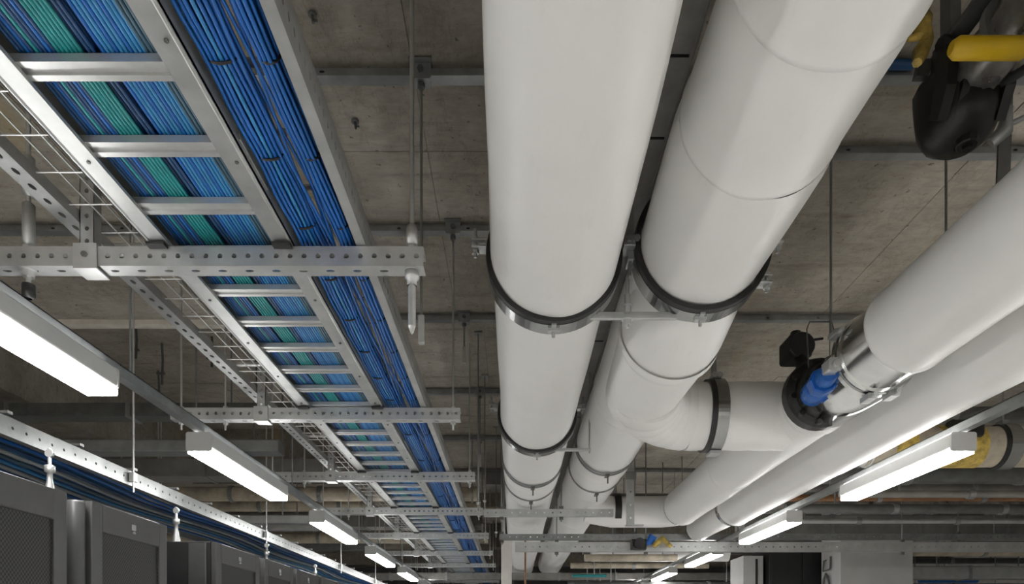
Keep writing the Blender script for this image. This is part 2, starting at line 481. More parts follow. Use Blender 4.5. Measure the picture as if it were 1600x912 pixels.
# six bundles side by side; the cables of one bundle keep their order and sway together
BUN = [  # first x, count, colours by position, rows
    (-1.221, 9, ('navy', 'navy', 'blue1', 'navy', 'teal', 'navy', 'navy', 'blue1', 'navy'), 1),
    (-1.117, 6, ('teal',) * 6, 2),
    (-1.043, 2, ('navy',) * 2, 3),
    (-1.017, 10, ('blue1', 'blue2', 'blue2', 'blue1', 'blue2', 'blue2', 'blue1', 'blue2', 'blue2', 'blue2'), 4),
    (-.905, 4, ('greyblue',) * 4, 5)]
WHERE = ['in the outermost bundle of the wide ladder', 'in the teal bundle of the wide ladder', 'in the gap right beside the teal bundle of the ladder',
         'in the broad blue bundle of the wide ladder', 'in the innermost bundle along the ladder rail']
HUE = {'navy': 'navy blue', 'blue1': 'bright blue', 'blue2': 'light blue', 'teal': 'teal green', 'greyblue': 'grey-blue'}
def sway(y, ph): return .0045 * sin(1.15 * y + ph) + .003 * sin(2.6 * y + 2 * ph)
for b_i, (xs, cnt, hues, ph) in enumerate(BUN):
    for i in range(cnt):
        pts = []; yy = YA + .1
        while yy < YB - .3:
            open_ = 1 + .03 * sin(2 * yy + ph)
            pts.append((xs + .0112 * i * open_ + sway(yy, ph * 1.3), yy, ZL + .0405 + .0025 * sin(11.5 * yy + ph) * .6)); yy += .16
        hue = hues[i]
        cable(pts, .0053, hue, HUE[hue] + ' network cable ' + WHERE[b_i], 'cable', HUE[hue] + ' cables ' + WHERE[b_i], 'network_cable')
for i in range(25):
    x = -1.214 + .35 * i / 24
    mat = ('navy', 'navy', 'navy', 'blue1', 'navy', 'greyblue')[i % 6]  # mostly navy: shade in the gaps between lower cables put into the colour
    pts = []; yy = YA + .1
    while yy < YB - .3: pts.append((x + sway(yy, .4), yy, ZL + .056)); yy += .3
    cable(pts, .0068, mat, {'navy': 'navy cable of the upper layer, coloured dark as the shade between the ladder cables',
          'blue1': 'bright blue cable in the upper layer on the wide cable ladder', 'greyblue': 'grey-blue cable in the upper layer on the wide cable ladder'}[mat],
          'cable', 'upper layer %s cables on the wide ladder' % {'navy': 'navy', 'blue1': 'blue', 'greyblue': 'grey-blue'}[mat], 'network_cable')

# ------------------------------------------------------------------ narrow tray with the blue bundles
tr = thing('cable_tray', (-.66, YA, ZL), 'narrow cable tray with a finely punched rail, beside the wide ladder, holding tied blue bundles', 'cable tray')
m = MB()
m.plate((-.528, YA, ZL), (0, 1, 0), (0, 0, 1), (1, 0, 0), YB - YA, .105, .042, .008, .012)
m.box(-.562, -.5285, YA, YB, ZL, ZL + .004); m.box(-.562, -.5285, YA, YB, ZL + .101, ZL + .105)
m.build('side_rail', M['steel'], tr)
m = MB(); yy = YA
bar_me = MB().box(-.11, .11, -.012, .012, 0, .005).mesh('rung', M['steel_dull'])
Y = YA + .1
while Y < YB:
    inst('rung', bar_me, (-.672, Y, ZL + .082), tr); Y += .245
wire_me = MB().tube([(0, YA, 0), (0, YB, 0)], .0028, 6).mesh('wire', M['steel_dull'])
for x in (-.70, -.652, -.604): inst('wire', wire_me, (x, 0, ZL + .090), tr)

def bundle(xc, zc, cols, rows, seed, lab, grp, r=.0055, mats=('blue1', 'blue1', 'blue2', 'blue1', 'blue1')):
    """a tied bundle: its cables touch at every tie and spread a little in between, keeping their order"""
    q = random.Random(seed); n = 0
    for c in range(cols):
        for w in range(rows):
            u = (c - (cols - 1) / 2 + .5 * (w % 2) - .25); v = (w - (rows - 1) / 2) * .88
            jx, jz = q.uniform(-.12, .12), q.uniform(-.12, .12)
            pts = []; yy = YA + .1
            while yy < YB - .3:
                t = abs(((yy / .34) % 1) - .5) * 2
                sp = 2.04 * r * (1 + .28 * (1 - t ** 3))
                tw = .16 * sin(yy * 1.3 + seed) + .10 * sin(yy * 3.1)
                uu, vv = u + jx * (1 - t), v + jz * (1 - t)
                pts.append((xc + sp * (uu * cos(tw) - vv * sin(tw)) + .005 * sin(1.7 * yy + seed), yy, zc + sp * (uu * sin(tw) + vv * cos(tw)))); yy += .085
            mat = mats[n % len(mats)]; n += 1
            k = 0 if mat == 'blue1' else 1
            cable(pts, r, mat, lab[k], 'cable', grp[k], 'network_cable')
bundle(-.730, ZL + .040, 6, 4, 5, ('bright blue cable in the thick tied bundle against the ladder rail', 'lighter blue cable in the thick tied bundle against the ladder rail'),
       ('bright blue cables of the thick bundle', 'lighter blue cables of the thick bundle'))
bundle(-.601, ZL + .040, 3, 5, 9, ('bright blue cable in the slim outer bundle near the punched rail', 'lighter blue cable in the slim outer bundle near the punched rail'),
       ('bright blue cables of the slim bundle', 'lighter blue cables of the slim bundle'))
# loose strands wandering between the two bundles
for i in range(5):
    pts = []; yy = YA + .1; ph = i * 1.7
    while yy < YB - .3:
        pts.append((-.655 + .020 * sin(yy * (2.7 + .31 * i) + ph), yy, ZL + .016 + .0095 * i))
        yy += .11
    cable(pts, .0045, 'blue1', 'loose blue cable wandering between the two tied blue bundles', 'cable', 'loose strands between the bundles', 'network_cable')
for i in range(4):
    cable(wavy(-.560 + .005 * i, ZL + .022 + .0165 * i, 700, .004, .003), .0075, 'black_cable', 'black power cable along the punched rail of the narrow tray', 'cable', 'black cables along the punched rail', 'power_cable')
# ties
for b_i, (cx, hw) in enumerate(((-.730, .038), (-.601, .024))):
    q = 0; yy = .34 * 3
    while yy < 9.5:
        if yy > .8:
            pts = [(cx + .005 * sin(1.7 * yy + (5 if b_i == 0 else 9)) + hw * cos(a), yy + .01 * sin(a), ZL + .040 + .027 * sin(a)) for a in [2 * pi * j / 14 for j in range(15)]]
            o = MB().tube(pts, .0042, 5).build('cable_tie', M['black_cable'])
            tag(o, 'black cable tie around the thick blue bundle' if b_i == 0 else 'black cable tie around the slim outer blue bundle', 'cable tie',
                'cable ties on the thick bundle' if b_i == 0 else 'cable ties on the slim bundle')
        yy += .34 if yy < 4.5 else .68

# ------------------------------------------------------------------ wire basket left of the ladder
wb = thing('wire_basket_tray', (-1.5, YA, H + 1.5), 'empty wire basket tray with a punched steel channel, left of the wide cable ladder', 'cable tray')
zb = H + 1.5
m = MB()
m.plate((-1.625, YA, zb), (0, 1, 0), (1, 0, 0), (0, 0, -1), YB - YA, .066, .075, .018, .009)
m.box(-1.625, -1.621, YA, YB, zb + .0005, zb + .045); m.box(-1.563, -1.559, YA, YB, zb + .0005, zb + .045)
m.build('side_rail', M['steel'], wb)
lw = MB().tube([(0, YA, 0), (0, YB, 0)], .003, 6).mesh('wire', M['steel_bright'])
for (x, z) in ((-1.485, .03), (-1.43, .03), (-1.375, .03), (-1.345, .065), (-1.345, .10), (-1.345, .135)):
    inst('wire', lw, (x, 0, zb + z), wb)
cw = MB().tube([(-.11, 0, .006), (.085, 0, .006), (.10, 0, .012), (.108, 0, .04), (.108, 0, .125)], .003, 6).mesh('cross_wire', M['steel_bright'])
Y = YA + .05; k = 0
while Y < YB:
    inst('cross_wire', cw, (-1.448, Y, zb + .022), wb); Y += .165; k += 1
bar = MB().rbox(-.14, .11, -.014, .014, 0, .018, .004, 'x').mesh('cross_bar', M['steel_bright'])
for y in (1.5, 2.7, 3.85, 5.2, 6.6, 8.0): inst('cross_bar', bar, (-1.45, y, zb + .046), wb)

# ------------------------------------------------------------------ struts fixed to the slab
def ceiling_strut(y, x0, x1, label, plates=(), mat='steel_dull', drops=()):
    t = thing('ceiling_strut', ((x0 + x1) / 2, y, ZC), label, 'strut', 'struts fixed under the slab')
    m = MB()
    z0 = ZC - .06
    m.plate((x0, y, z0), (1, 0, 0), (0, 0, 1), (0, -1, 0), x1 - x0, .03, .4, .012, .006)
    m.box(x0, x1, y + .03, y + .034, z0 + .03, ZC - .003); m.box(x0, x1, y + .0005, y + .055, z0, z0 + .004)
    m.box(x0, x1, y + .051, y + .055, z0 + .004, z0 + .03); m.box(x0, x1, y + .004, y + .055, z0 + .026, z0 + .03)
    m.build('channel', M[mat], t)
    for x in plates:
        p = MB().box(x - .045, x + .045, y - .006, y - .0005, z0 - .012, ZC - .012)
        p.box(x - .05, x + .05, y - .03, y + .07, ZC - .012, ZC - .006); p.box(x - .04, x + .04, y - .006, y + .05, z0 - .018, z0 - .012)
        p = p.build('bracket_plate', M['steel_dull'], t)
        MB().hexnut(.014, .012, (x, y - .012, z0 + .02), 'y').hexnut(.016, .02, (x, y + .02, z0 - .03)).build('bolt', M['steel_dark'], p)
    for (x, zend) in drops:
        r = rod_mb(x, y + .02, H + zend, z0, .006).build('hanger_rod', M['steel_dull'], t)
        MB().box(x - .012, x + .012, y + .008, y + .032, H + zend - .03, H + zend + .09).build('rod_end_bracket', M['steel'], r)
    return t
ceiling_strut(2.95, -2.2, 2.9, 'steel strut under the slab nearest the camera, behind the first trapeze, with a hanging rod', (-.40,), drops=((-.40, 1.32),))
ceiling_strut(4.07, -4.6, .35, 'steel strut under the slab between the ladder and the first big pipe, second row', (-.36,))
ceiling_strut(3.42, 1.05, 4.4, 'steel strut under the slab below the black valve, right of the second big pipe')
ceiling_strut(5.2, -.95, 2.9, 'steel strut under the slab behind the pipe clamps, third row, running behind both white pipes', (-.375,), drops=((-.375, 2.15),))
ceiling_strut(6.75, -1.1, 1.9, 'steel strut under the slab, fourth row, crossing behind the first big pipe', (-.33,), drops=((-.33, 1.75),))
ceiling_strut(8.3, -1.1, 3.9, 'thin looking far steel strut under the slab, fifth row', (-.4,), drops=((-.5, 1.7),))
ceiling_strut(9.9, -1.1, 3.9, 'small distant steel strut under the slab, sixth row', drops=((-.45, 1.6),))

# rods dropping from the slab in the gap beside the first pipe
for (x, y, z0, lab) in ((-.285, 5.55, 1.05, 'long thin threaded rod dropping from the slab left of the first white pipe'),
                        (-.27, 6.45, 1.25, 'shorter thin threaded rod behind the long one left of the first white pipe'),
                        (-.20, 8.0, 1.2, 'far thin threaded rod close to the first white pipe')):
    o = thing('threaded_rod', (x, y, H + z0), lab, 'rod')
    rod_mb(x, y, H + z0, ZC, .006).build('shaft', M['steel_dull'], o)
    MB().box(x - .03, x + .03, y - .03, y + .03, ZC - .012, ZC).build('anchor_plate', M['steel_dull'], o)
    nut(o, x, y, H + z0 + .06, .014, .014)
# rusty studs left in the raised bay
for i, (x, y, L) in enumerate(((-3.62, 6.55, .30), (-3.55, 6.9, .42), (-2.98, 6.75, .30), (-2.75, 7.3, .36), (-3.95, 7.6, .4), (-2.6, 8.4, .5))):
    o = MB().tube([(x, y, ZU - L), (x + .01, y, ZU - L * .4), (x, y, ZU)], .012, 7)
    o.box(x - .05, x + .03, y - .012, y + .012, ZU - L * .75, ZU - L * .75 + .018)
    tag(o.build('ceiling_stud', M['steel_dark']), ['dark rusty stud hanging from the raised slab, first from the left lamp', 'tall dark stud hanging from the raised slab, second from the left lamp',
        'short dark stud in the raised slab near the wire basket', 'dark stud in the raised slab just behind the second trapeze', 'dark stud in the raised slab far left above the second lamp',
        'far dark stud in the raised slab beside the third lamp'][i], 'stud', 'dark studs in the raised slab')
# small anchors in the slab by the narrow tray
for i, (x, y) in enumerate(((-.80, 2.72), (-.78, 3.02), (-.76, 3.28))):
    o = MB().disc(.018, .01, (x, y, ZC - .009), 'z', 10).tube([(x, y, ZC - .012), (x + .006, y - .01, ZC - .05)], .006, 6).tube([(x, y, ZC - .03), (x + .02, y, ZC - .034)], .005, 6)
    tag(o.build('slab_anchor', M['steel_dark']), ['small rusty anchor in the slab by the narrow tray, in front of the first strut', 'small rusty anchor in the slab by the narrow tray, just behind the first strut',
        'small rusty anchor in the slab by the narrow tray, farthest behind the first strut'][i], 'anchor', 'slab anchors by the narrow tray')

# ------------------------------------------------------------------ linear lamps and their carrying rails
def lamp(x0, x1, y0, y1, label, group):
    z = H + 1.0
    t = thing('linear_lamp', ((x0 + x1) / 2, (y0 + y1) / 2, z), label, 'lamp', group)
    MB().rbox(x0, x1, y0 + .006, y1 - .006, z + .030, z + .112, .012, 'y').build('housing', M['lamp_body'], t)
    for ya, yb in ((y0, y0 + .012), (y1 - .012, y1)):
        MB().rbox(x0 - .003, x1 + .003, ya, yb, z + (.012 if ya == y0 else .028), z + .114, .012, 'y').build('end_cap', M['lamp_body'], t)
    MB().rbox(x0 + .002, x1 - .002, y0 + .013, y1 - .004, z, z + .030, .006, 'y').build('diffuser', M['lamp'], t)
    for xs in (x0 + .014, x1 - .044):  # added glowing strips, hidden from below, that lift the ceiling brightness
        MB().rbox(xs, xs + .03, y0 + .03, y1 - .03, z + .1125, z + .116, .0015, 'y').build('added_uplight', M['lamp_up'], t)
    for yc in (y0 + .25, y1 - .25):
        MB().box((x0 + x1) / 2 - .015, (x0 + x1) / 2 + .015, yc - .02, yc + .02, z + .112, z + .118).build('mounting_clip', M['steel_dull'], t)
YL = [(1.5, 2.8), (3.65, 4.9), (5.85, 7.1), (8.05, 9.35), (10.3, 11.6), (12.5, 13.75)]
near = ['nearest', 'second', 'third', 'fourth', 'fifth', 'sixth']
for i, (a, b) in enumerate(YL):
    lamp(-1.748, -1.618, a, b, '%s glowing linear lamp of the row under the cable ladder side, counted from the camera' % near[i], 'lamps of the row beside the cable ladder')
for i, (a, b) in enumerate(YL):
    if i == 0: continue
    lamp(2.345, 2.475, a, b, '%s glowing linear lamp of the row beside the white pipes, counted from the camera' % ['', 'largest', 'second', 'third', 'fourth', 'fifth'][i], 'lamps of the row beside the white pipes')
# the same rows run on behind the camera, unseen
for i, (a, b) in enumerate(((-.65, .6), (-2.85, -1.6))):
    lamp(-1.748, -1.618, a, b, 'linear lamp of the cable ladder row, %s behind the viewer' % ['just', 'far'][i], 'lamps of the row beside the cable ladder')
for i, (a, b) in enumerate(((1.5, 2.8), (-.65, .6), (-2.85, -1.6))):
    lamp(2.345, 2.475, a, b, 'linear lamp of the pipe side row, %s' % ['above the viewer', 'just behind the viewer', 'far behind the viewer'][i], 'lamps of the row beside the white pipes')
for i, x in enumerate((-4.6, .3, 5.0, -2.9)):  # extra lamps added out of view to brighten faces turned to the camera
    lamp(x - .065, x + .065, -3.2, -1.95, 'added fill lamp behind the viewer, %s' % ['by the left wall', 'on the middle line', 'by the right wall', 'between the wall and the ladder row'][i], 'added fill lamps behind the viewer')
for s_i, (xr, nm) in enumerate(((-1.683, 'left'), (2.41, 'right'))):
    t = thing('lamp_rail', (xr, 5, H + 1.118), 'grey steel channel carrying the row of linear lamps %s' % ('beside the cable ladder' if s_i == 0 else 'beside the white pipes'), 'rail')
    m = MB().box(xr - .024, xr + .024, -3.2, 15, H + 1.118, H + 1.122)
    m.box(xr - .024, xr - .020, -3.2, 15, H + 1.122, H + 1.165); m.box(xr + .020, xr + .024, -3.2, 15, H + 1.122, H + 1.165); m.box(xr - .024, xr + .024, -3.2, 15, H + 1.161, H + 1.165)
    m.build('channel', M['steel_dull'], t)
    for y in (1.0, 3.0, 5.2, 7.6, 10.2, 12.6):
        rod_mb(xr, y, H + 1.165, ZU if (xr < 0 and y > SY) else ZC, .005).build('hanger_rod', M['steel_dull'], t)

# ------------------------------------------------------------------ insulated pipes
def jacket(mb, cx, cz, r, y0, y1, seed=0, n=72, lip0=True, lip1=True, amp=.0028, r_start=None):
    q = random.Random(seed); ph = [q.uniform(0, 6.28) for _ in range(6)]
    ys = [y0]; step = .07
    k = max(2, int((y1 - y0) / step))
    prof = [y0 + (y1 - y0) * i / k for i in range(k + 1)]
    v = []
    def rad(y, a):
        rb = r if r_start is None else r_start + (r - r_start) * min(1, max(0, (y - 1.3) / 1.5))
        return rb + amp * (sin(2 * a + 2.1 * y + ph[0]) + .7 * sin(3 * a - 3.3 * y + ph[1]) + .45 * sin(5.5 * y + ph[2]) + .4 * sin(7 * a + 1.2 * y + ph[3]))
    rows = [(y0 + .001, -.006 if lip0 else 0)] + [(y, 0) for y in prof[1:-1]] + ([(y1 - .03, 0), (y1 - .022, .004), (y1 - .004, .0045), (y1, -.004), (y1, -.03)] if lip1 else [(y1, 0)])
    rows.sort(key=lambda t: t[0])
    for (y, dr) in rows:
        for j in range(n):
            a = 2 * pi * j / n; rr = rad(y, a) + dr
            v.append((cx + rr * cos(a), y, cz + rr * sin(a)))
    K = len(rows)
    return mb.add(v, [(i * n + j, (i + 1) * n + j, (i + 1) * n + (j + 1) % n, i * n + (j + 1) % n) for i in range(K - 1) for j in range(n)], True)

AX, AZ, AR = .172, H + 1.62, .268
BX, BZ, BR = .795, H + 1.67, .265
CX, CZ, CR = 1.767, H + 1.395, .197
DX, DZ, DR = 2.143, H + 1.288, .180

pa = thing('insulated_pipe', (AX, 0, AZ), 'big straight white jacketed pipe next to the cable ladders, wrapped in clamps', 'pipe', 'large white insulated pipes')
for i, (a, b, r) in enumerate(((-1.5, 2.97, .266), (2.97, 4.97, .262), (4.97, 6.35, .262), (6.35, 8.4, .262), (8.4, 10.0, .26), (10.0, 11.4, .26), (11.4, 12.9, .26), (12.9, 15.0, .26))):
    jacket(MB(), AX, AZ, r, a, b, 10 + i, lip1=(i != 0), r_start=.240 if i == 0 else None).build('jacket_section', M['jacket'], pa)
pb = thing('insulated_pipe', (BX, 0, BZ), 'big white jacketed pipe with wrapped seams, dropping into an offset elbow', 'pipe', 'large white insulated pipes')
for i, (a, b, r) in enumerate(((-1.5, 1.70, .256), (1.70, 2.19, .258), (2.19, 2.98, .262), (2.98, 4.6, .258), (4.6, 6.2, .258), (6.2, 7.0, .258), (7.0, 8.6, .258), (8.6, 9.6, .25), (9.6, 10.8, .25), (10.8, 12.2, .25), (12.2, 15.0, .25))):
    jacket(MB(), BX, BZ, r, a, b, 40 + i, amp=.0034).build('jacket_section', M['jacket'], pb)
# offset drop under the second pipe
m = MB()
m.tube([(.795, 3.02, H + 1.60), (.79, 3.12, H + 1.575), (.775, 3.3, H + 1.52), (.765, 3.55, H + 1.49), (.765, 3.9, H + 1.485), (.768, 4.08, H + 1.485), (.772, 4.2, H + 1.49), (.775, 4.27, H + 1.495), (.777, 4.31, H + 1.5)],
       [.228, .242, .250, .232, .220, .215, .197, .152, .06], 56)
m.build('drop_elbow', M['jacket'], pb)
m = MB().tube([(.772, 3.34, H + 1.505), (.770, 3.37, H + 1.50), (.768, 3.40, H + 1.497)], [.250, .2545, .243], 56, cap=False)
m.build('seam_band', M['jacket'], pb)
# gored branch to the third pipe
def branch(parent, y, z, x0, x1, r, elbow=True):
    if elbow:
        pts = []
        for k in range(6):
            a = radians(18 * k)
            pts.append((x0 + .30 * (1 - cos(a)) - .02, y - .30 + .30 * sin(a), z + .05 * (1 - k / 5)))
        for k in range(5):
            p, q_ = Vector(pts[k]), Vector(pts[k + 1])
            d = (q_ - p)
            MB().tube([p - d * .12, p, p + d * .5, q_, q_ + d * .12], [r * .985, r + .002, r + .004, r + .002, r * .985], 44).build('elbow_gore', M['jacket'], parent)
        xs = x0 + .28
    else: xs = x0
    q = MB(); n = 56; k = 14
    q.tube([(xs + (x1 - xs) * i / k, y, z) for i in range(k + 1)], [r + .002 * sin(i * 1.9) for i in range(k + 1)], n)
    q.build('branch_section', M['jacket'], parent)
branch(pb, 4.26, H + 1.395, .80, 1.70, .205)
# third pipe with its valve
pc = thing('insulated_pipe', (CX, 0, CZ), 'white jacketed pipe with a polished steel collar and a black valve', 'pipe', 'large white insulated pipes')
for i, (a, b, r) in enumerate(((-1.5, 1.6, .199), (1.6, 3.05, .198), (3.97, 5.5, .192), (5.5, 7.12, .192))):
    jacket(MB(), CX, CZ, r, a, b, 80 + i, 56, lip1=(i != 0), amp=.002).build('jacket_section', M['jacket'], pc)
MB().lathe([(.188, 3.02), (.190, 3.10), (.190, 3.32)], (CX, 0, CZ), 'y', 56).build('collar', M['polished'], pc)
MB().lathe([(.15, 3.30), (.176, 3.32), (.176, 3.60), (.172, 3.86), (.13, 3.87)], (CX + .022, 0, CZ - .022), 'y', 56).build('collar', M['polished'], pc)
m = MB().lathe([(.15, 3.88), (.196, 3.90), (.203, 3.955), (.203, 3.99), (.19, 4.0)], (CX, 0, CZ), 'y', 56).build('end_cuff', M['jacket'], pc)
cb = MB().ring(.190, .204, .03, (CX, 3.34, CZ), 'y', 56).ring(.190, .198, .02, (CX, 3.30, CZ), 'y', 56).build('clamp_band', M['polished'], pc)
for a in (152, 262, 292, 20):
    x, z = CX + .214 * cos(radians(a)), CZ + .214 * sin(radians(a))
    MB().rbox(x - .022, x + .022, 3.30, 3.38, z - .014, z + .014, .004, 'y').disc(.011, .03, (x, 3.285, z), 'y', 10).build('latch', M['steel'], cb)
# far joint: collar and elbow to the far branch
MB().lathe([(.17, 7.08), (.185, 7.10), (.185, 7.2), (.17, 7.22)], (CX, 0, CZ), 'y', 48).build('collar', M['polished'], pc)
pts = [(CX - .22 + .22 * cos(radians(a)), 7.2 + .22 * sin(radians(a)), CZ) for a in range(0, 91, 15)]
MB().tube([(CX, 7.15, CZ)] + pts + [(CX - .7, 7.42, CZ), (BX, 7.42, CZ + .05)], .168, 40).build('elbow', M['jacket'], pc)
MB().ring(.166, .180, .07, (1.12, 7.42, CZ + .02), 'x', 36).build('clamp_band', M['rubber'], pc)

vb = thing('butterfly_valve', (CX - .03, 3.88, CZ - .02), 'black butterfly valve with a bright blue neck set in the third white pipe', 'valve')
vc = (CX - .045, 0, CZ - .01)
MB().lathe([(.10, 3.66), (.125, 3.665), (.135, 3.72), (.150, 3.73), (.158, 3.79), (.185, 3.80), (.196, 3.82), (.196, 3.885), (.17, 3.895)], vc, 'y', 32, False).build('body', M['black_iron'], vb)
lug = MB()
for k in range(10):
    a = radians(36 * k + 10)
    lug.disc(.017, .03, (vc[0] + .172 * cos(a), 3.792, vc[2] + .172 * sin(a)), 'y', 8)
stuff(lug.build('flange_bolts', M['black_iron'], vb))
P0, P1 = Vector((1.628, 3.72, H + 1.335)), Vector((1.560, 3.36, H + 1.322))
L_ = lambda t: tuple(P0 + (P1 - P0) * t)
m = MB().tube([L_(0), L_(.05), L_(.42), L_(.45)], [.060, .066, .066, .058], 18)
m.tube([L_(.45), L_(.48), L_(.66), L_(.69)], [.066, .070, .070, .062], 8, smooth=False)
m.tube([L_(.69), L_(.72), L_(.92), L_(.95)], [.046, .050, .046, .040], 16)
m.tube([L_(.30), tuple(Vector(L_(.30)) + Vector((.05, 0, -.06)))], [.03, .028], 10)
m.build('neck', M['blue_paint'], vb)
x_, y_, z_ = L_(1.0)
m = MB().rbox(x_ - .030, x_ + .045, y_ - .05, y_ + .03, z_ - .012, z_ + .05, .01, 'y').disc(.020, .02, (x_ + .005, y_ - .058, z_ + .018), 'y', 14)
m.rbox(x_ + .02, x_ + .09, y_ - .02, y_ + .02, z_ + .02, z_ + .07, .006, 'x')
m.build('stem_bracket', M['steel_bright'], vb)
m = MB().tube([(CX - .10, 3.86, CZ + .11), (CX - .10, 3.98, CZ + .25)], [.05, .035], 12)
m.build('stem', M['black_iron'], vb)
m = MB().rbox(CX - .17, CX - .035, 3.96, 4.1, CZ + .245, CZ + .38, .02, 'y').disc(.075, .03, (CX - .10, 3.95, CZ + .31), 'y', 20)
m.disc(.03, .05, (CX - .10, 4.03, CZ + .40), 'z', 12).tube([(CX - .05, 4.03, CZ + .37), (CX + .06, 4.03, CZ + .385)], .008, 6)
m.build('gearbox', M['black_iron'], vb)

pd = thing('insulated_pipe', (DX, 0, DZ), 'white jacketed pipe along the lower edge of the third one, nearest the right lamp row', 'pipe', 'large white insulated pipes')
for i, (a, b, r) in enumerate(((-1.5, 2.4, .181), (2.4, 4.6, .180), (4.6, 6.57, .180))):
    jacket(MB(), DX, DZ, r, a, b, 90 + i, 56, lip1=(i == 2), amp=.002).build('jacket_section', M['jacket'], pd)
MB().lathe([(.17, 6.55), (.172, 6.6), (.172, 6.68), (.15, 6.7)], (DX, 0, DZ), 'y', 44).build('collar', M['polished'], pd)
jacket(MB(), DX, DZ, .140, 6.66, 7.88, 99, 40).build('jacket_section', M['jacket'], pd)

# ------------------------------------------------------------------ channel beam between the two big pipes
M['beam_steel'] = simple('grey_beam_steel', (0.34, 0.34, 0.325), 0.45, 0.1, 0.2, 9, 0.1)
cbm = thing('channel_beam', (.53, 5, H + 1.90), 'dark steel channel beam running between the two big white pipes', 'beam')
m = MB().box(.468, .600, -1.5, 15, H + 1.93, H + 1.936)
m.box(.468, .473, -1.5, 15, H + 1.936, H + 2.02); m.box(.595, .600, -1.5, 15, H + 1.936, H + 2.02)
m.prism([(.472, H + 1.93), (.477, H + 1.925), (.482, H + 1.93)], -1.5, 15, 'y'); m.prism([(.586, H + 1.93), (.591, H + 1.925), (.596, H + 1.93)], -1.5, 15, 'y')
m.build('channel', M['beam_steel'], cbm)
for y in (2.25, 2.62, 4.4, 5.9):
    MB().box(.49, .58, y, y + .008, H + 1.926, H + 1.93).build('joint_strip', M['rubber'], cbm)
for y in (.2, 2.9, 5.2, 8.3, 11):
    MB().box(.51, .55, y, y + .05, H + 2.02, ZC if y not in (2.9, 5.2, 8.3) else ZC - .062).build('stand_off', M['steel_dark'], cbm)

# ------------------------------------------------------------------ pipe clamps
def band_part(parent, cx, cz, y, r, liner=True, w=.085):
    b = MB().ring(r + .009, r + .019, w, (cx, y, cz), 'y', 72)
    b = b.build('clamp_band', M['band'], parent)
    if liner:
        MB().ring(r - .004, r + .016, .03, (cx, y - w / 2 - .016, cz), 'y', 72).ring(r - .003, r + .009, w * .95, (cx, y + .002, cz), 'y', 72).build('rubber_liner', M['rubber'], b)
    zz = cz - r - .019
    lg = MB().rbox(cx - .026, cx + .026, y - .02, y + .012, zz - .012, zz + .004, .004, 'y').box(cx - .01, cx + .01, y - .055, y - .02, zz - .004, zz + .01)
    lg.tube([(cx, y - .006, zz - .01), (cx, y - .006, zz - .035)], .007, 8)
    lg.build('clamp_bolt', M['steel'], b)
    return b
def ear(parent, x, y, z, s):
    m = MB().rbox(min(x, x + s * .06), max(x, x + s * .06), y - .03, y + .03, z - .008, z + .002, .002, 'x')
    m.rbox(min(x, x + s * .06), max(x, x + s * .06), y - .03, y + .03, z + .022, z + .032, .002, 'x')
    m.tube([(x + s * .045, y, z - .04), (x + s * .045, y, z + .085)], .007, 8)
    m.hexnut(.016, .014, (x + s * .045, y, z - .016)).hexnut(.016, .014, (x + s * .045, y, z + .04))
    m.build('clamp_ear', M['steel'], parent)
th = thing('twin_pipe_clamp', (.55, 2.93, H + 1.4), 'pair of black edged steel clamp bands joined by a crossbar around the two big pipes', 'pipe clamp', 'pipe clamps on the big white pipes')
b1 = band_part(th, AX, AZ, 2.93, .270)
b2 = band_part(th, BX + .005, BZ, 2.93, .272)
ear(b1, AX - .289, 2.93, AZ + .06, -1); ear(b2, BX + .294, 2.93, BZ + .03, 1); ear(b2, BX + .255, 2.95, BZ - .13, 1)
m = MB().rbox(.33, .70, 2.925, 2.945, H + 1.378, H + 1.398, .003, 'x').rbox(.33, .70, 2.935, 2.96, H + 1.400, H + 1.412, .003, 'x')
m.build('crossbar', M['steel'], th)
r_ = MB().tube([(.49, 2.935, H + 1.34), (.49, 2.935, H + 1.56)], .008, 8).build('threaded_rod', M['steel'], th)
nut(r_, .49, 2.935, H + 1.42, .018, .03); nut(r_, .49, 2.935, H + 1.365, .018, .02); nut(r_, .49, 2.935, H + 1.46, .014, .05, washer=False)
m = MB().box(.488, .512, 2.90, 2.985, H + 1.62, H + 1.93)
m.rbox(.465, .535, 2.86, 2.95, H + 1.655, H + 1.70, .004, 'x').hexnut(.014, .02, (.485, 2.855, H + 1.68), 'y').hexnut(.014, .02, (.518, 2.855, H + 1.68), 'y')
m.box(.494, .506, 2.92, 2.95, H + 1.56, H + 1.62)
m.build('hanger_plate', M['steel_dull'], th)
tc2 = thing('pipe_clamp', (AX, 4.93, AZ), 'steel clamp band with black rubber edge around the first big pipe, second from the camera', 'pipe clamp', 'pipe clamps on the big white pipes')
b3 = band_part(tc2, AX, AZ, 4.93, .266)
ear(b3, AX + .285, 4.93, AZ + .05, 1); ear(b3, AX - .285, 4.93, AZ + .05, -1)
MB().rbox(.28, .56, 4.92, 4.945, H + 1.365, H + 1.385, .003, 'x').tube([(.55, 4.93, H + 1.35), (.55, 4.93, H + 1.95)], .006, 8).build('crossbar', M['steel'], tc2)
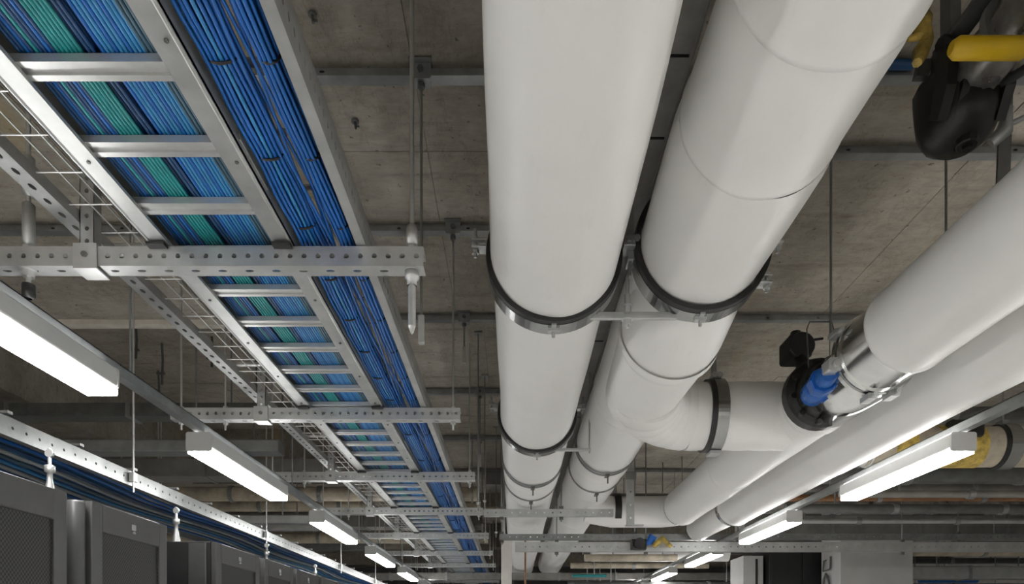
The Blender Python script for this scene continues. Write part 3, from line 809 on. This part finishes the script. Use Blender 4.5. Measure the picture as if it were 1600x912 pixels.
for i, (cx, cz, r, y, lab) in enumerate(((AX, AZ, .265, 5.98, 'thin double wire band around the first big pipe behind its second clamp'), (AX, AZ, .265, 6.62, 'thin single band with a rod around the first big pipe, farther back'),
                                         (BX, BZ, .262, 5.75, 'thin double wire band around the second big pipe behind its elbow'), (BX, BZ, .262, 6.5, 'thin single band around the second big pipe, farther back'))):
    t = thing('pipe_band', (cx, y, cz), lab, 'pipe clamp', 'wire bands on the big pipes')
    m = MB()
    for dy in ((0, .07) if i % 2 == 0 else (0,)): m.ring(r - .002, r + .010, .016, (cx, y + dy, cz), 'y', 48)
    m.build('band', M['steel_dull'], t)
    MB().rbox(cx - .018, cx + .018, y - .01, y + .08, cz - r - .025, cz - r - .008, .004, 'y').tube([(cx, y - .005, cz - r - .02), (cx, y - .005, cz - r - .09)], .006, 6).build('band_lug', M['steel_dark'], t)
t = thing('pipe_clamp', (1.25, 4.26, H + 1.395), 'steel clamp band around the short white branch behind the elbow', 'pipe clamp', 'pipe clamps on the big white pipes')
b = MB().ring(.212, .224, .07, (1.25, 4.26, H + 1.395), 'x', 64).build('clamp_band', M['band'], t)
MB().ring(.204, .219, .03, (1.20, 4.26, H + 1.395), 'x', 64).ring(.203, .212, .065, (1.25, 4.26, H + 1.395), 'x', 64).build('rubber_liner', M['rubber'], b)
MB().rbox(1.23, 1.27, 4.2, 4.32, H + 1.615, H + 1.65, .005, 'y').hexnut(.02, .03, (1.235, 4.2, H + 1.63), 'y').hexnut(.02, .03, (1.265, 4.2, H + 1.63), 'y').build('clamp_bolt', M['steel'], b)
MB().rbox(1.215, 1.285, 4.21, 4.31, H + 1.155, H + 1.172, .004, 'y').build('clamp_bolt', M['steel'], b)
MB().rbox(1.235, 1.265, 4.245, 4.275, H + 1.65, ZC, .003, 'z').build('hanger_rod', M['steel_dull'], t)
for i, (x, y, z, lab) in enumerate(((1.60, 3.44, CZ + .12, 'thin hanger rod dropping from the strut to the collar of the third pipe'), (2.18, 3.44, DZ + .15, 'thin hanger rod dropping from the strut behind the black valve to the fourth pipe'))):
    o = rod_mb(x, y, z, ZC - .06, .0065)
    tag(o.build('hanger_rod', M['steel_dull']), lab, 'rod')
o = MB().tube([(1.54, 3.56, H + 1.42), (1.53, 3.56, H + 1.62), (1.545, 3.56, H + 1.66), (1.66, 3.56, H + 1.66), (1.68, 3.56, H + 1.58)], .004, 6)
tag(o.build('wire_loop', M['steel_dark']), 'bent dark wire loop standing beside the polished collar of the third pipe', 'wire')

# ------------------------------------------------------------------ black valve group, upper right
vt = thing('gate_valve', (1.76, 2.6, H + 2.08), 'big black cast valve at the end of the foil wrapped pipe', 'valve')
gx, gz = 1.705, H + 2.075
m = MB().lathe([(.012, -.19), (.075, -.182), (.118, -.15), (.140, -.10), (.148, -.03), (.153, .04), (.145, .055), (.120, .045), (.10, -.03), (.02, -.05)], (gx, 2.62, gz), 'z', 18, True)
m.build('bowl', M['black_iron'], vt)
m = MB().lathe([(.001, 2.50), (.075, 2.505), (.10, 2.53), (.10, 2.57), (.125, 2.575), (.125, 2.61), (.10, 2.62), (.10, 2.70)], (gx, 0, gz + .01), 'y', 12, False)
m.build('flange', M['black_iron'], vt)
m = MB()
for (dx, w) in ((-.115, .018), (-.06, .014), (.10, .018)):
    m.prism([(2.53, gz - .15), (2.475, gz - .06), (2.465, gz + .03), (2.49, gz + .12), (2.56, gz + .13), (2.60, gz - .10)], gx + dx - w, gx + dx + w, 'x')
m.build('ribs', M['black_iron'], vt)
MB().disc(.04, .05, (gx + .01, 2.58, gz - .185), 'z', 10).hexnut(.02, .025, (gx + .01, 2.58, gz - .21)).build('drain_plug', M['black_iron'], vt)
m = MB().tube([(gx - .09, 2.52, gz + .06), (gx - .115, 2.50, gz + .10), (gx - .12, 2.52, gz + .125)], [.03, .026, .03], 9)
m.build('yoke', M['black_iron'], vt)
ly, lz = 2.256, H + 1.955
m = MB().tube([(1.445, ly, lz), (1.465, ly, lz), (1.685, ly, lz), (1.69, ly, lz)], [.020, .033, .033, .027], 18)
m.build('lever', M['yellow'], vt)
m = MB().tube([(1.69, ly, lz), (1.76, ly, lz), (1.80, 2.34, lz + .03), (1.79, 2.55, gz - .02)], .017, 10)
m.build('lever_rod', M['steel_dark'], vt)
fp = thing('foil_wrapped_pipe', (gx + .06, 1.2, gz + .03), 'crinkled grey foil wrapped pipe running toward the viewer from the black valve', 'pipe')
q = MB(); rr = random.Random(4); n = 28; v = []; K = 26
for i in range(K + 1):
    y = 2.66 - 2.9 * i / K
    for j in range(n):
        a = 2 * pi * j / n; r = .094 + .009 * rr.uniform(-1, 1) + .006 * sin(3 * a + y * 9)
        v.append((gx + r * cos(a), y, gz + .02 + r * sin(a)))
q.add(v, [(i * n + j, i * n + (j + 1) % n, (i + 1) * n + (j + 1) % n, (i + 1) * n + j) for i in range(K) for j in range(n)], True)
q.build('jacket_section', M['foil'], fp)
MB().ring(.08, .112, .03, (gx, 2.32, gz + .02), 'y', 30).build('foil_band', M['steel_dull'], fp)
o = thing('flat_bar', (1.62, 1.4, H + 2.2), 'black flat steel bar running toward the viewer, left of the foil wrapped pipe', 'bar')
MB().rbox(1.60, 1.67, -.3, 2.62, H + 2.215, H + 2.235, .004, 'y').build('bar', M['steel_dark'], o)
MB().prism([(1.535, H + 2.15), (1.58, H + 2.15), (1.61, H + 2.214), (1.55, H + 2.214)], 2.60, 2.63, 'y').build('end_plate', M['steel_dark'], o)
MB().box(1.60, 1.64, .6, .66, H + 2.235, ZC).build('bracket', M['steel_dark'], o); MB().box(1.60, 1.64, 2.5, 2.56, H + 2.235, ZC).build('bracket', M['steel_dark'], o)
q = random.Random(2)
o = MB().tube([(1.515, 2.54, ZC), (1.52, 2.54, H + 2.38), (1.535, 2.54, H + 2.31), (1.51, 2.53, H + 2.27), (1.535, 2.53, H + 2.22), (1.51, 2.53, H + 2.18), (1.49, 2.52, H + 2.13)], [.006, .006, .024, .034, .022, .030, .018], 7)
o.tube([(1.51, 2.53, H + 2.24), (1.46, 2.53, H + 2.225)], [.018, .008], 6)
tag(o.build('yellow_tape', M['yellow_worn']), 'crumpled yellow tape strip hanging from the slab beside the second big pipe', 'tape')
tag(MB().tube([(1.61, 2.925, H + 2.465), (1.71, 2.925, H + 2.465)], .020, 12).build('blue_sleeve', M['navy']), 'short dark blue sleeve on the strut beside the yellow tape', 'sleeve')
o = thing('strap_hanger', (2.2, 3.1, H + 2.3), 'dark flat hanger strap dropping right of the black valve', 'strap')
MB().prism([(2.215, ZC), (2.27, ZC), (2.25, H + 1.9), (2.19, H + 1.45), (2.15, H + 1.45), (2.19, H + 1.9)], 3.10, 3.112, 'y').build('strap', M['steel_dark'], o)
MB().tube([(2.16, 3.09, H + 2.25), (2.20, 3.06, H + 2.28), (2.21, 3.05, H + 2.38)], [.03, .036, .02], 8).tube([(2.2, 3.06, H + 2.3), (2.5, 3.0, H + 2.42)], .012, 6).build('strap_clamp', M['steel_dull'], o)

# ------------------------------------------------------------------ cross pipe at the right with yellow bands
px = thing('cross_pipe', (4.2, 5.3, H + 1.48), 'pale weathered pipe with worn yellow bands crossing behind the right lamp', 'pipe')
zc = H + 1.50
MB().tube([(2.72, 5.3, zc), (4.1, 5.3, zc), (5.6, 5.3, zc), (7.6, 5.3, zc)], [.155] * 4, 36).build('jacket_section', M['old_pipe'], px)
MB().ring(.154, .160, .34, (3.42, 5.3, zc), 'x', 40).build('yellow_band', M['yellow_worn'], px)
MB().ring(.154, .162, .16, (2.98, 5.3, zc), 'x', 40).build('yellow_band', M['yellow_worn'], px)
MB().tube([(2.75, 5.3, zc), (2.70, 5.3, zc), (2.66, 5.3, zc - .02), (2.60, 5.25, zc - .05)], [.165, .17, .15, .10], 30).build('end_elbow', M['polished'], px)
b = MB().ring(.16, .175, .10, (3.80, 5.3, zc), 'x', 48).build('clamp_band', M['band'], px)
MB().ring(.156, .168, .03, (3.735, 5.3, zc), 'x', 48).build('rubber_liner', M['rubber'], b)
MB().rbox(3.77, 3.83, 5.26, 5.34, zc + .17, zc + .2, .004, 'y').tube([(3.80, 5.3, zc + .19), (3.80, 5.3, ZC)], .008, 8).build('hanger_rod', M['steel_dull'], px)
MB().rbox(3.30, 3.52, 5.10, 5.22, zc + .03, zc + .16, .03, 'x').build('black_sleeve', M['black_iron'], px)

# ------------------------------------------------------------------ struts under the far pipes
def support_strut(y, x0, x1, z0, h, rods, label, mat='steel_dull'):
    t = thing('support_strut', ((x0 + x1) / 2, y, z0), label, 'strut', 'struts under the far pipes')
    channel_x(MB(), x0, x1, y, z0, h, .06, .08, .009, .009, False).build('strut', M[mat], t)
    for x in rods:
        r = rod_mb(x, y + .03, z0 - .05, ZC, .008).build('hanger_rod', M['steel_dull'], t)
        for za, zb_ in ((z0 - .03, z0 - .003), (z0 + h + .002, z0 + h + .03)):
            MB().rbox(x - .02, x + .02, y + .01, y + .05, za, zb_, .004, 'z').build('nut', M['steel_dark'], r)
support_strut(6.95, -.30, 1.02, H + 1.262, .075, (-.12, .49), 'short punched strut carrying the two big pipes, just below their thin bands', 'steel')
support_strut(7.95, -.16, 6.8, H + 1.168, .07, (-.13, 1.42, 2.62, 5.2), 'long strut across the room below the white pipes, upper of the two')
support_strut(7.70, .02, 6.8, H + 1.00, .108, (.49, 1.5, 4.4), 'long strut across the room below the white pipes, lower of the two', 'steel')
t = thing('strut_post', (1.135, 6.6, H + 1.1), 'upright punched strut post hanging between the second and third white pipes', 'strut')
m = MB().plate((1.10, 6.6, H + 1.12), (0, 0, 1), (1, 0, 0), (0, -1, 0), ZC - H - 1.12, .07, .12, .012, .010)
m.box(1.10, 1.104, 6.601, 6.65, H + 1.12, ZC); m.box(1.166, 1.17, 6.601, 6.65, H + 1.12, ZC); m.box(1.09, 1.26, 6.59, 6.66, H + 1.11, H + 1.119)
m.build('post', M['steel'], t)
MB().rbox(1.085, 1.185, 6.585, 6.599, H + 1.55, H + 1.63, .004, 'y').build('bracket_plate', M['steel_dull'], t)
t = thing('small_valve', (1.41, 7.6, H + 1.06), 'small dark valve with a blue handle and yellow tag on the long lower struts', 'valve')
MB().rbox(1.32, 1.48, 7.58, 7.695, H + 1.01, H + 1.13, .03, 'x').disc(.065, .05, (1.40, 7.57, H + 1.07), 'y', 14).build('body', M['black_iron'], t)
MB().tube([(1.48, 7.64, H + 1.09), (1.52, 7.63, H + 1.10), (1.56, 7.61, H + 1.17)], [.035, .04, .05], 10).build('handle', M['blue_paint'], t)
MB().tube([(1.56, 7.62, H + 1.05), (1.66, 7.60, H + 1.13), (1.76, 7.60, H + 1.04)], [.03, .04, .022], 8).build('tag', M['yellow_worn'], t)

# ------------------------------------------------------------------ post, column, enclosure
t = thing('pipe_post', (-.09, 8.9, 0), 'cream painted square post beside the far end of the first big pipe', 'post')
MB().rbox(-.155, -.02, 8.84, 8.97, 0, H + 1.28, .01, 'z').build('shaft', M['post'], t)
MB().rbox(-.165, -.01, 8.83, 8.98, H + 1.28, H + 1.30, .006, 'z').build('cap', M['post'], t)
MB().rbox(-.155, -.105, 8.86, 8.95, H + 1.30, ZC, .008, 'z').build('upper_shaft', M['column'], t)
tag(MB().tube([(.16, 9.1, 0), (.16, 9.1, H + 1.36)], .012, 8).build('thin_pipe', M['copper']), 'thin rusty brown vertical pipe in front of the far white pipe', 'pipe')
structure(MB().rbox(4.406, 5.39, 9.2, 9.77, 0, ZC, .012, 'z').build('column', M['column']))
o = thing('wall_hook', (4.39, 9.5, H + .85), 'dark bent hook with a ring on the narrow side of the painted column', 'hook')
MB().tube([(4.39, 9.45, H + 1.16), (4.385, 9.45, H + 1.0), (4.37, 9.45, H + .98), (4.37, 9.63, H + .97), (4.385, 9.64, H + 1.12), (4.385, 9.58, H + 1.12)], .012, 8).build('bracket', M['steel_dark'], o)
MB().tube([(4.375, 9.44, H + .74), (4.375, 9.50, H + .88), (4.375, 9.56, H + .93), (4.375, 9.62, H + .86), (4.375, 9.66, H + .74)], .016, 8).build('ring', M['steel_dark'], o)
t = thing('equipment_cabinet', (4.05, 10.3, 0), 'tall black equipment cabinet left of the painted column', 'cabinet')
MB().rbox(3.75, 4.70, 10.0, 10.7, 0, H + 1.36, .01, 'z').build('body', M['rack_dark'], t)
for q_ in range(2): MB().rbox(3.77 + .47 * q_, 4.21 + .47 * q_, 9.98, 10.0, .1, H + 1.30, .005, 'z').build('door', M['rack_dark'], t)
t = thing('equipment_cabinet', (3.5, 10.4, 0), 'narrow grey cabinet beside the tall black cabinet near the column', 'cabinet')
MB().rbox(3.40, 3.70, 10.1, 10.7, 0, H + 1.25, .01, 'z').build('body', M['column'], t); MB().rbox(3.58, 3.61, 10.08, 10.1, .1, H + 1.2, .004, 'z').build('door_edge', M['rack_dark'], t)

# ------------------------------------------------------------------ server racks
ZR = H + .55
RK = [(1.55, 2.53), (2.67, 3.26), (3.79, 4.45), (4.53, 5.13), (5.2, 5.8), (5.87, 6.47), (6.54, 7.14), (7.25, 7.85)]
for i, (a, b) in enumerate(RK):
    t = thing('server_rack', (-2.15, (a + b) / 2, 0), ['dark grey server rack with a perforated door, nearest the camera and cut by the frame', 'dark grey server rack with a perforated door, second of the row from the camera',
              'server rack with a bare black side beyond the gap, third of the row', 'grey server rack right behind the one with the bare black side', 'small looking far server rack, fifth of the row',
              'far server rack, sixth of the row', 'far server rack, seventh of the row', 'farthest server rack, eighth of the row'][i], 'server rack', 'server racks along the aisle')
    xf = -1.65
    MB().rbox(-2.65, xf - .03, a, b, 0, ZR, .008, 'x').build('body', M['rack_dark'] if i == 2 else M['rack'], t)
    d = MB()
    w = .075
    d.rbox(xf - .03, xf, a + .004, a + w, .05, ZR - .004, .004, 'z'); d.rbox(xf - .03, xf, b - w, b - .004, .05, ZR - .004, .004, 'z')
    d.rbox(xf - .03, xf, a + w, b - w, ZR - .115, ZR - .004, .004, 'y'); d.rbox(xf - .03, xf, a + w, b - w, .05, .14, .004, 'y')
    d = d.build('door_frame', M['rack'], t)
    MB().box(xf - .022, xf - .010, a + w, b - w, .14, ZR - .115).build('door_mesh', M['perf'], d)
    MB().rbox(xf, xf + .006, (a + b) / 2 - .012, (a + b) / 2 + .012, ZR - .075, ZR - .05, .003, 'x').disc(.006, .01, (xf + .004, (a + b) / 2, ZR - .085), 'x', 10).build('latch', M['steel'], d)
    if i == 2:
        for zz in (ZR - .04, ZR - .24): MB().rbox(-2.3, -1.95, a - .004, a, zz - .03, zz - .02, .002, 'x').build('side_rib', M['rubber'], t)
        MB().rbox(-1.80, -1.70, a - .012, a, .1, ZR - .01, .006, 'z').build('side_post', M['rack'], t)
    if i == 1:
        MB().lathe([(.032, .1), (.032, ZR - .02), (.028, ZR - .012), (.002, ZR - .012)], (-1.69, a - .033, 0), 'z', 20).build('side_post', M['rack'], t)
# stand-offs between rack tops and the tray above
for i, (y, a) in enumerate(((2.74, -1.86), (3.95, -1.95), (5.4, -1.95), (6.9, -2.0))):
    o = MB().lathe([(.026, 0), (.022, .03), (.011, .09), (.010, .12), (.019, .125), (.019, .15), (.007, .155), (.007, .22)], (a, y, ZR), 'z', 12)
    o.disc(.018, .014, (a, y, ZR + .20), 'y', 10)
    tag(o.build('stand_off', M['steel_bright']), ['bright conical steel stand-off on top of the second server rack', 'bright conical steel stand-off on the rack with the bare black side', 'bright stand-off on the fifth server rack',
        'bright stand-off on the seventh server rack'][i], 'bracket', 'steel stand-offs on the racks')

# ------------------------------------------------------------------ cable tray above the racks
zq = H + .885
rt = thing('cable_tray', (-2.5, YA, zq), 'cable tray above the server racks with a bright punched rail and tangled blue cables', 'cable tray')
m = MB().plate((-2.19, .9, zq), (0, 1, 0), (0, 0, 1), (1, 0, 0), 12.1, .085, .085, .008, .007)
m.box(-2.225, -2.1905, .9, 13, zq, zq + .004); m.box(-2.225, -2.1905, .9, 13, zq + .081, zq + .085)
m.build('side_rail', M['steel_dull'], rt)
MB().box(-2.86, -2.855, .9, 13, zq, zq + .085).box(-2.86, -2.83, .9, 13, zq, zq + .004).build('side_rail', M['steel'], rt)
rr_me = MB().rbox(-.32, .32, -.016, .016, 0, .014, .004, 'x').mesh('rung', M['steel'])
Y = 1.0
while Y < 13: inst('rung', rr_me, (-2.53, Y, zq + .108), rt); Y += .5
for y in (1.6, 3.9, 6.0, 8.6, 10.75):
    r = rod_mb(-2.17, y, zq - .04, ZU if y > SY else ZC, .006).build('hanger_rod', M['steel_bright'], rt)
    MB().rbox(-2.185, -2.155, y - .02, y + .02, zq + .02, zq + .07, .004, 'z').build('rod_bracket', M['steel_bright'], r)
for i in range(24):
    lay = i % 3; j = i // 3; pts = []; yy = 1.0
    ph = (0.3, 2.2, 4.4)[lay]; f = (2.3, 3.1, 3.9)[lay]
    while yy < 12.8:
        pts.append((-2.785 + .069 * j + (.038, .034, .030)[lay] * sin(f * yy + ph) + .012 * sin(1.1 * yy + 5 * lay), yy, zq + .032 + .021 * lay)); yy += .12
    mat = ('blue1', 'white_cable', 'blue2', 'greyblue', 'white_cable', 'navy', 'blue1')[(i * 5) % 7]
    cable(pts, .0105, mat, {'blue1': 'bright blue tangled cable in the tray above the server racks', 'navy': 'dark navy tangled cable in the tray above the server racks',
          'teal': 'teal tangled cable in the tray above the server racks', 'white_cable': 'pale grey tangled cable in the tray above the server racks',
          'blue2': 'light blue tangled cable in the tray above the server racks', 'greyblue': 'grey-blue tangled cable in the tray above the server racks'}[mat], 'cable',
          '%s cables above the server racks' % {'blue1': 'bright blue', 'navy': 'navy', 'blue2': 'light blue', 'greyblue': 'grey-blue', 'teal': 'teal', 'white_cable': 'pale grey'}[mat], 'network_cable')

# ------------------------------------------------------------------ services deep in the room
def cross_run(name, x0, x1, y, z, r, mat, label, cat='pipe', group=None, box=False, rods=()):
    t = thing(name, ((x0 + x1) / 2, y, H + z), label, cat, group)
    if box: MB().rbox(x0, x1, y - r * 1.6, y + r * 1.6, H + z - r, H + z + r, .01, 'x').build('duct_section', M[mat], t)
    else: MB().tube([(x0 + (x1 - x0) * k / 6, y, H + z) for k in range(7)], r, 20).build('pipe_section', M[mat], t)
    for k in range(1, int((x1 - x0) / 1.1)):
        x = x0 + 1.1 * k
        if box: MB().box(x - .02, x + .02, y - r * 1.6 - .012, y + r * 1.6 + .012, H + z - r - .012, H + z + r + .012).build('flange', M['steel_dull'], t)
        else: MB().ring(r - .002, r + .012, .05, (x, y, H + z), 'x', 20).build('clamp_band', M['steel_dull'], t)
    for x in rods:
        rod_mb(x, y, H + z + r * .9, ZU if (x < SX and y > SY) else ZC, .008).build('hanger_rod', M['steel_dull'], t)
cross_run('cross_strut', -4.8, -1.9, 5.6, 1.575, .05, 'steel_dull', 'wide punched strut crossing above the second left lamp', 'strut', None, True, (-4.4, -2.6))
cross_run('cross_duct', -6.8, -.9, 7.9, 1.96, .10, 'duct', 'dark sheet duct crossing behind the second left lamp', 'duct', None, True, (-5, -3, -1.4))
cross_run('cross_pipe', -6.8, -.45, 8.5, 1.82, .09, 'old_pipe', 'pale pipe crossing the room behind the third trapeze strut', rods=(-5, -3, -1.0))
cross_run('cross_pipe', -6.8, -.45, 9.45, 1.86, .08, 'old_pipe', 'pale pipe crossing the room behind the fourth trapeze strut', rods=(-5.2, -3.1, -1.0))
cross_run('cross_strut', -4.9, -2.2, 7.4, 1.30, .045, 'steel', 'bright punched strut crossing just before the third left lamp', 'strut', None, True, (-4.6, -2.5))
cross_run('cross_duct', -6.8, -.5, 11.25, 1.95, .11, 'duct', 'deep grey duct crossing behind the fifth trapeze strut', 'duct', None, True, (-5, -3, -1))
cross_run('cross_pipe', -6.8, -.45, 12.3, 1.84, .10, 'old_pipe', 'far pale pipe crossing the whole left half of the room', rods=(-5, -3, -1))
cross_run('cross_duct', -6.8, 6.8, 13.4, 1.25, .065, 'duct', 'far grey duct crossing the room under the last trapeze struts', 'duct', None, True, (-5, -2, 2, 5))
cross_run('cross_pipe', -6.8, 6.8, 16.2, 1.12, .13, 'old_pipe', 'very far pale pipe crossing the full width of the room', rods=(-5, 0, 5))
cross_run('cross_pipe', 2.7, 7.8, 6.6, 1.62, .11, 'steel_dark', 'dark pipe behind the yellow banded pipe at the right', rods=(3.5, 5.5, 7))
cross_run('cross_pipe', 2.75, 7.8, 7.2, 1.50, .035, 'copper', 'rusty red brown pipe at the right behind the large lamp', rods=(3.5, 5.5, 7))
cross_run('cross_pipe', 2.75, 7.8, 7.35, 1.64, .045, 'duct', 'thin grey pipe at the right above the rusty one', rods=(3.6, 5.6, 7.1))
cross_run('cross_pipe', 2.75, 7.8, 8.1, 1.60, .10, 'foil', 'foil wrapped grey pipe at the right in front of the column head', rods=(3.4, 5.7, 7.2))
cross_run('cross_duct', 2.9, 7.8, 8.75, 1.45, .12, 'duct', 'grey sheet duct passing just in front of the painted column', 'duct', None, True, (3.6, 6, 7.4))
cross_run('cross_pipe', 5.5, 7.8, 9.6, 1.28, .10, 'old_pipe', 'pale pipe stub right of the painted column', rods=(6.5,))
cross_run('cross_duct', 5.5, 7.8, 10.0, .98, .09, 'steel', 'bright sheet duct right of the painted column', 'duct', None, True, (6.2, 7.4))
cross_run('cross_pipe', 6.3, 7.2, 10.6, .93, .04, 'blue1', 'blue pipe low at the right of the painted column', rods=(6.6,))
cross_run('cross_pipe', 1.0, 2.3, 9.6, 1.16, .05, 'old_pipe', 'worn tan pipe under the long struts in the distance', rods=(1.4, 2.1))
cross_run('cross_pipe', .95, 1.5, 11.0, 1.04, .025, 'teal', 'thin teal pipe in the far distance below the white pipes', rods=(1.3,))
cross_run('cross_pipe', 1.0, 5.2, 11.2, .90, .06, 'steel_dark', 'thin black pipe in the far distance below the teal one', rods=(1.6, 3.5))
cross_run('cross_pipe', 1.2, 3.3, 10.5, 1.35, .14, 'jacket', 'short white pipe stub in the far distance behind the long struts', rods=(1.7, 2.9))
cross_run('cross_pipe', .95, 2.4, 12.0, .95, .04, 'blue1', 'thin blue pipe in the far distance beside the white pipes', rods=(1.3,))
cross_run('cross_pipe', -1.05, .3, 10.3, 1.95, .07, 'old_pipe', 'pale pipe crossing above the far end of the first big pipe', rods=(-.8, .1))
cross_run('cross_duct', -.38, .3, 9.32, 2.18, .09, 'duct', 'dark duct crossing near the slab left of the first big pipe', 'duct', None, True, (.2,))
cross_run('cross_pipe', 1.05, 2.6, 9.3, 1.9, .09, 'steel_dark', 'black pipe near the slab between the second and third white pipes', rods=(1.4, 2.3))
for i, (x0, x1, y, z, r, mt, bx, lb) in enumerate((
    (2.75, 7.8, 6.0, 1.98, .07, 'steel_dark', False, 'dark pipe near the slab behind the yellow banded pipe'),
    (2.75, 7.8, 9.05, 2.05, .12, 'steel_dark', True, 'black duct near the slab in front of the column head'),
    (5.45, 7.8, 8.45, 1.23, .05, 'steel_dark', False, 'dark thin pipe just right of the column, above the long struts'),
    (5.5, 7.8, 10.3, 1.2, .045, 'steel_dark', False, 'dark thin pipe right of the column, behind the long struts'),
    (5.5, 7.8, 10.2, .80, .05, 'steel_dark', False, 'dark thin pipe right of the column, lowest of the group'),
    (5.5, 7.8, 11.4, 1.15, .09, 'old_pipe', False, 'pale far pipe right of the column, rearmost of the group'),
    (2.75, 7.8, 7.62, 1.33, .03, 'steel', False, 'thin steel conduit at the right in front of the long struts'),
    (2.75, 7.8, 7.85, 1.78, .05, 'steel_dark', False, 'dark pipe at the right above the thin steel conduit'),
    (2.75, 7.8, 6.9, 1.33, .045, 'steel_dark', False, 'dark pipe at the right under the rusty brown one'),
    (2.75, 7.8, 5.75, 1.23, .03, 'duct', False, 'thin grey pipe at the right just behind the yellow banded pipe'),
    (5.5, 7.8, 12.2, 1.45, .05, 'steel_dark', False, 'dark pipe deep behind the column, upper one'),
    (5.5, 7.8, 12.5, 1.22, .06, 'foil', False, 'foil wrapped pipe deep behind the column'),
    (5.5, 7.8, 12.8, 1.0, .05, 'old_pipe', False, 'tan pipe deep behind the column'),
    (5.5, 7.8, 13.0, .92, .06, 'steel_dark', False, 'dark pipe deep behind the column, lower one'),
    (1.0, 2.2, 12.6, 1.05, .05, 'steel_dark', False, 'dark pipe deep in the distance between pipes and lamp row'),
    (1.1, 3.6, 10.8, 1.42, .06, 'steel_dark', True, 'dark cable duct in the distance behind the lamp row'),
    (1.0, 3.4, 11.9, 1.30, .05, 'old_pipe', False, 'thin pale pipe in the distance behind the lamp row'),
    (2.9, 4.3, 7.02, 1.90, .05, 'old_pipe', False, 'thin pale pipe over the second right lamp'),
    (-6.8, -2.0, 6.3, 2.10, .06, 'steel_dark', True, 'black cable duct high in the raised bay above the second lamp'),
    (-6.8, -2.0, 10.3, 1.40, .05, 'steel_dark', True, 'black cable duct low in the bays behind the third lamp'),
    (-6.8, -2.25, 9.0, 1.50, .05, 'steel', True, 'bright cable duct in the bays behind the third lamp'))):
    cross_run('cross_duct' if bx else 'cross_pipe', x0, x1, y, z, r, mt, lb, 'duct' if bx else 'pipe', None, bx, rods=(x0 + .5, x1 - .6))
# loose rods and hooks hanging in the far bays
q = random.Random(33)
busy = (5.6, 7.4, 7.9, 8.5, 9.0, 9.45, 10.3, 11.25, 11.6, 11.9, 12.3, 13.4, 8.95, 10.75, 12.5, 9.7, 10.0, 7.26)
for i in range(46):
    x = q.uniform(-5.2, -.55); y = q.uniform(7.0, 13.5); L = q.uniform(.9, 1.7)
    if any(abs(y - b) < .2 for b in busy) or -1.8 < x < -.5: continue
    top = ZU if x < SX else ZC
    o = MB().tube([(x, y, top - L - .35), (x, y, top)], .009, 6).lathe([(.018, 0), (.022, .05), (.012, .16), (.008, .17)], (x, y, top - L - .38), 'z', 8)
    tag(o.build('hanger_rod', M['steel_bright']), 'thin bright hanger rod in the far bays behind the left lamps', 'rod', 'hanger rods in the far bays on the left')
busy = (6.9, 7.0, 7.2, 7.35, 7.62, 7.73, 7.85, 7.98, 8.1, 8.45, 8.75, 9.05, 9.6, 9.3, 10.0, 10.3, 10.2, 11.4, 11.8, 12.2, 12.5, 12.8, 13.0, 8.3, 9.9)
for i in range(60):
    x = q.uniform(2.7, 7.0); y = q.uniform(7.0, 13.0); L = q.uniform(.9, 1.5)
    if any(abs(y - b) < .14 for b in busy) or 3.3 < x < 5.5 and y > 9: continue
    o = MB().tube([(x, y, ZC - L), (x, y, ZC)], .010, 6).lathe([(.02, 0), (.024, .05), (.012, .14), (.009, .15)], (x, y, ZC - L - .03), 'z', 8)
    tag(o.build('hanger_rod', M['steel_bright']), 'thin bright hanger rod in the far bays around the painted column', 'rod', 'hanger rods in the far bays on the right')
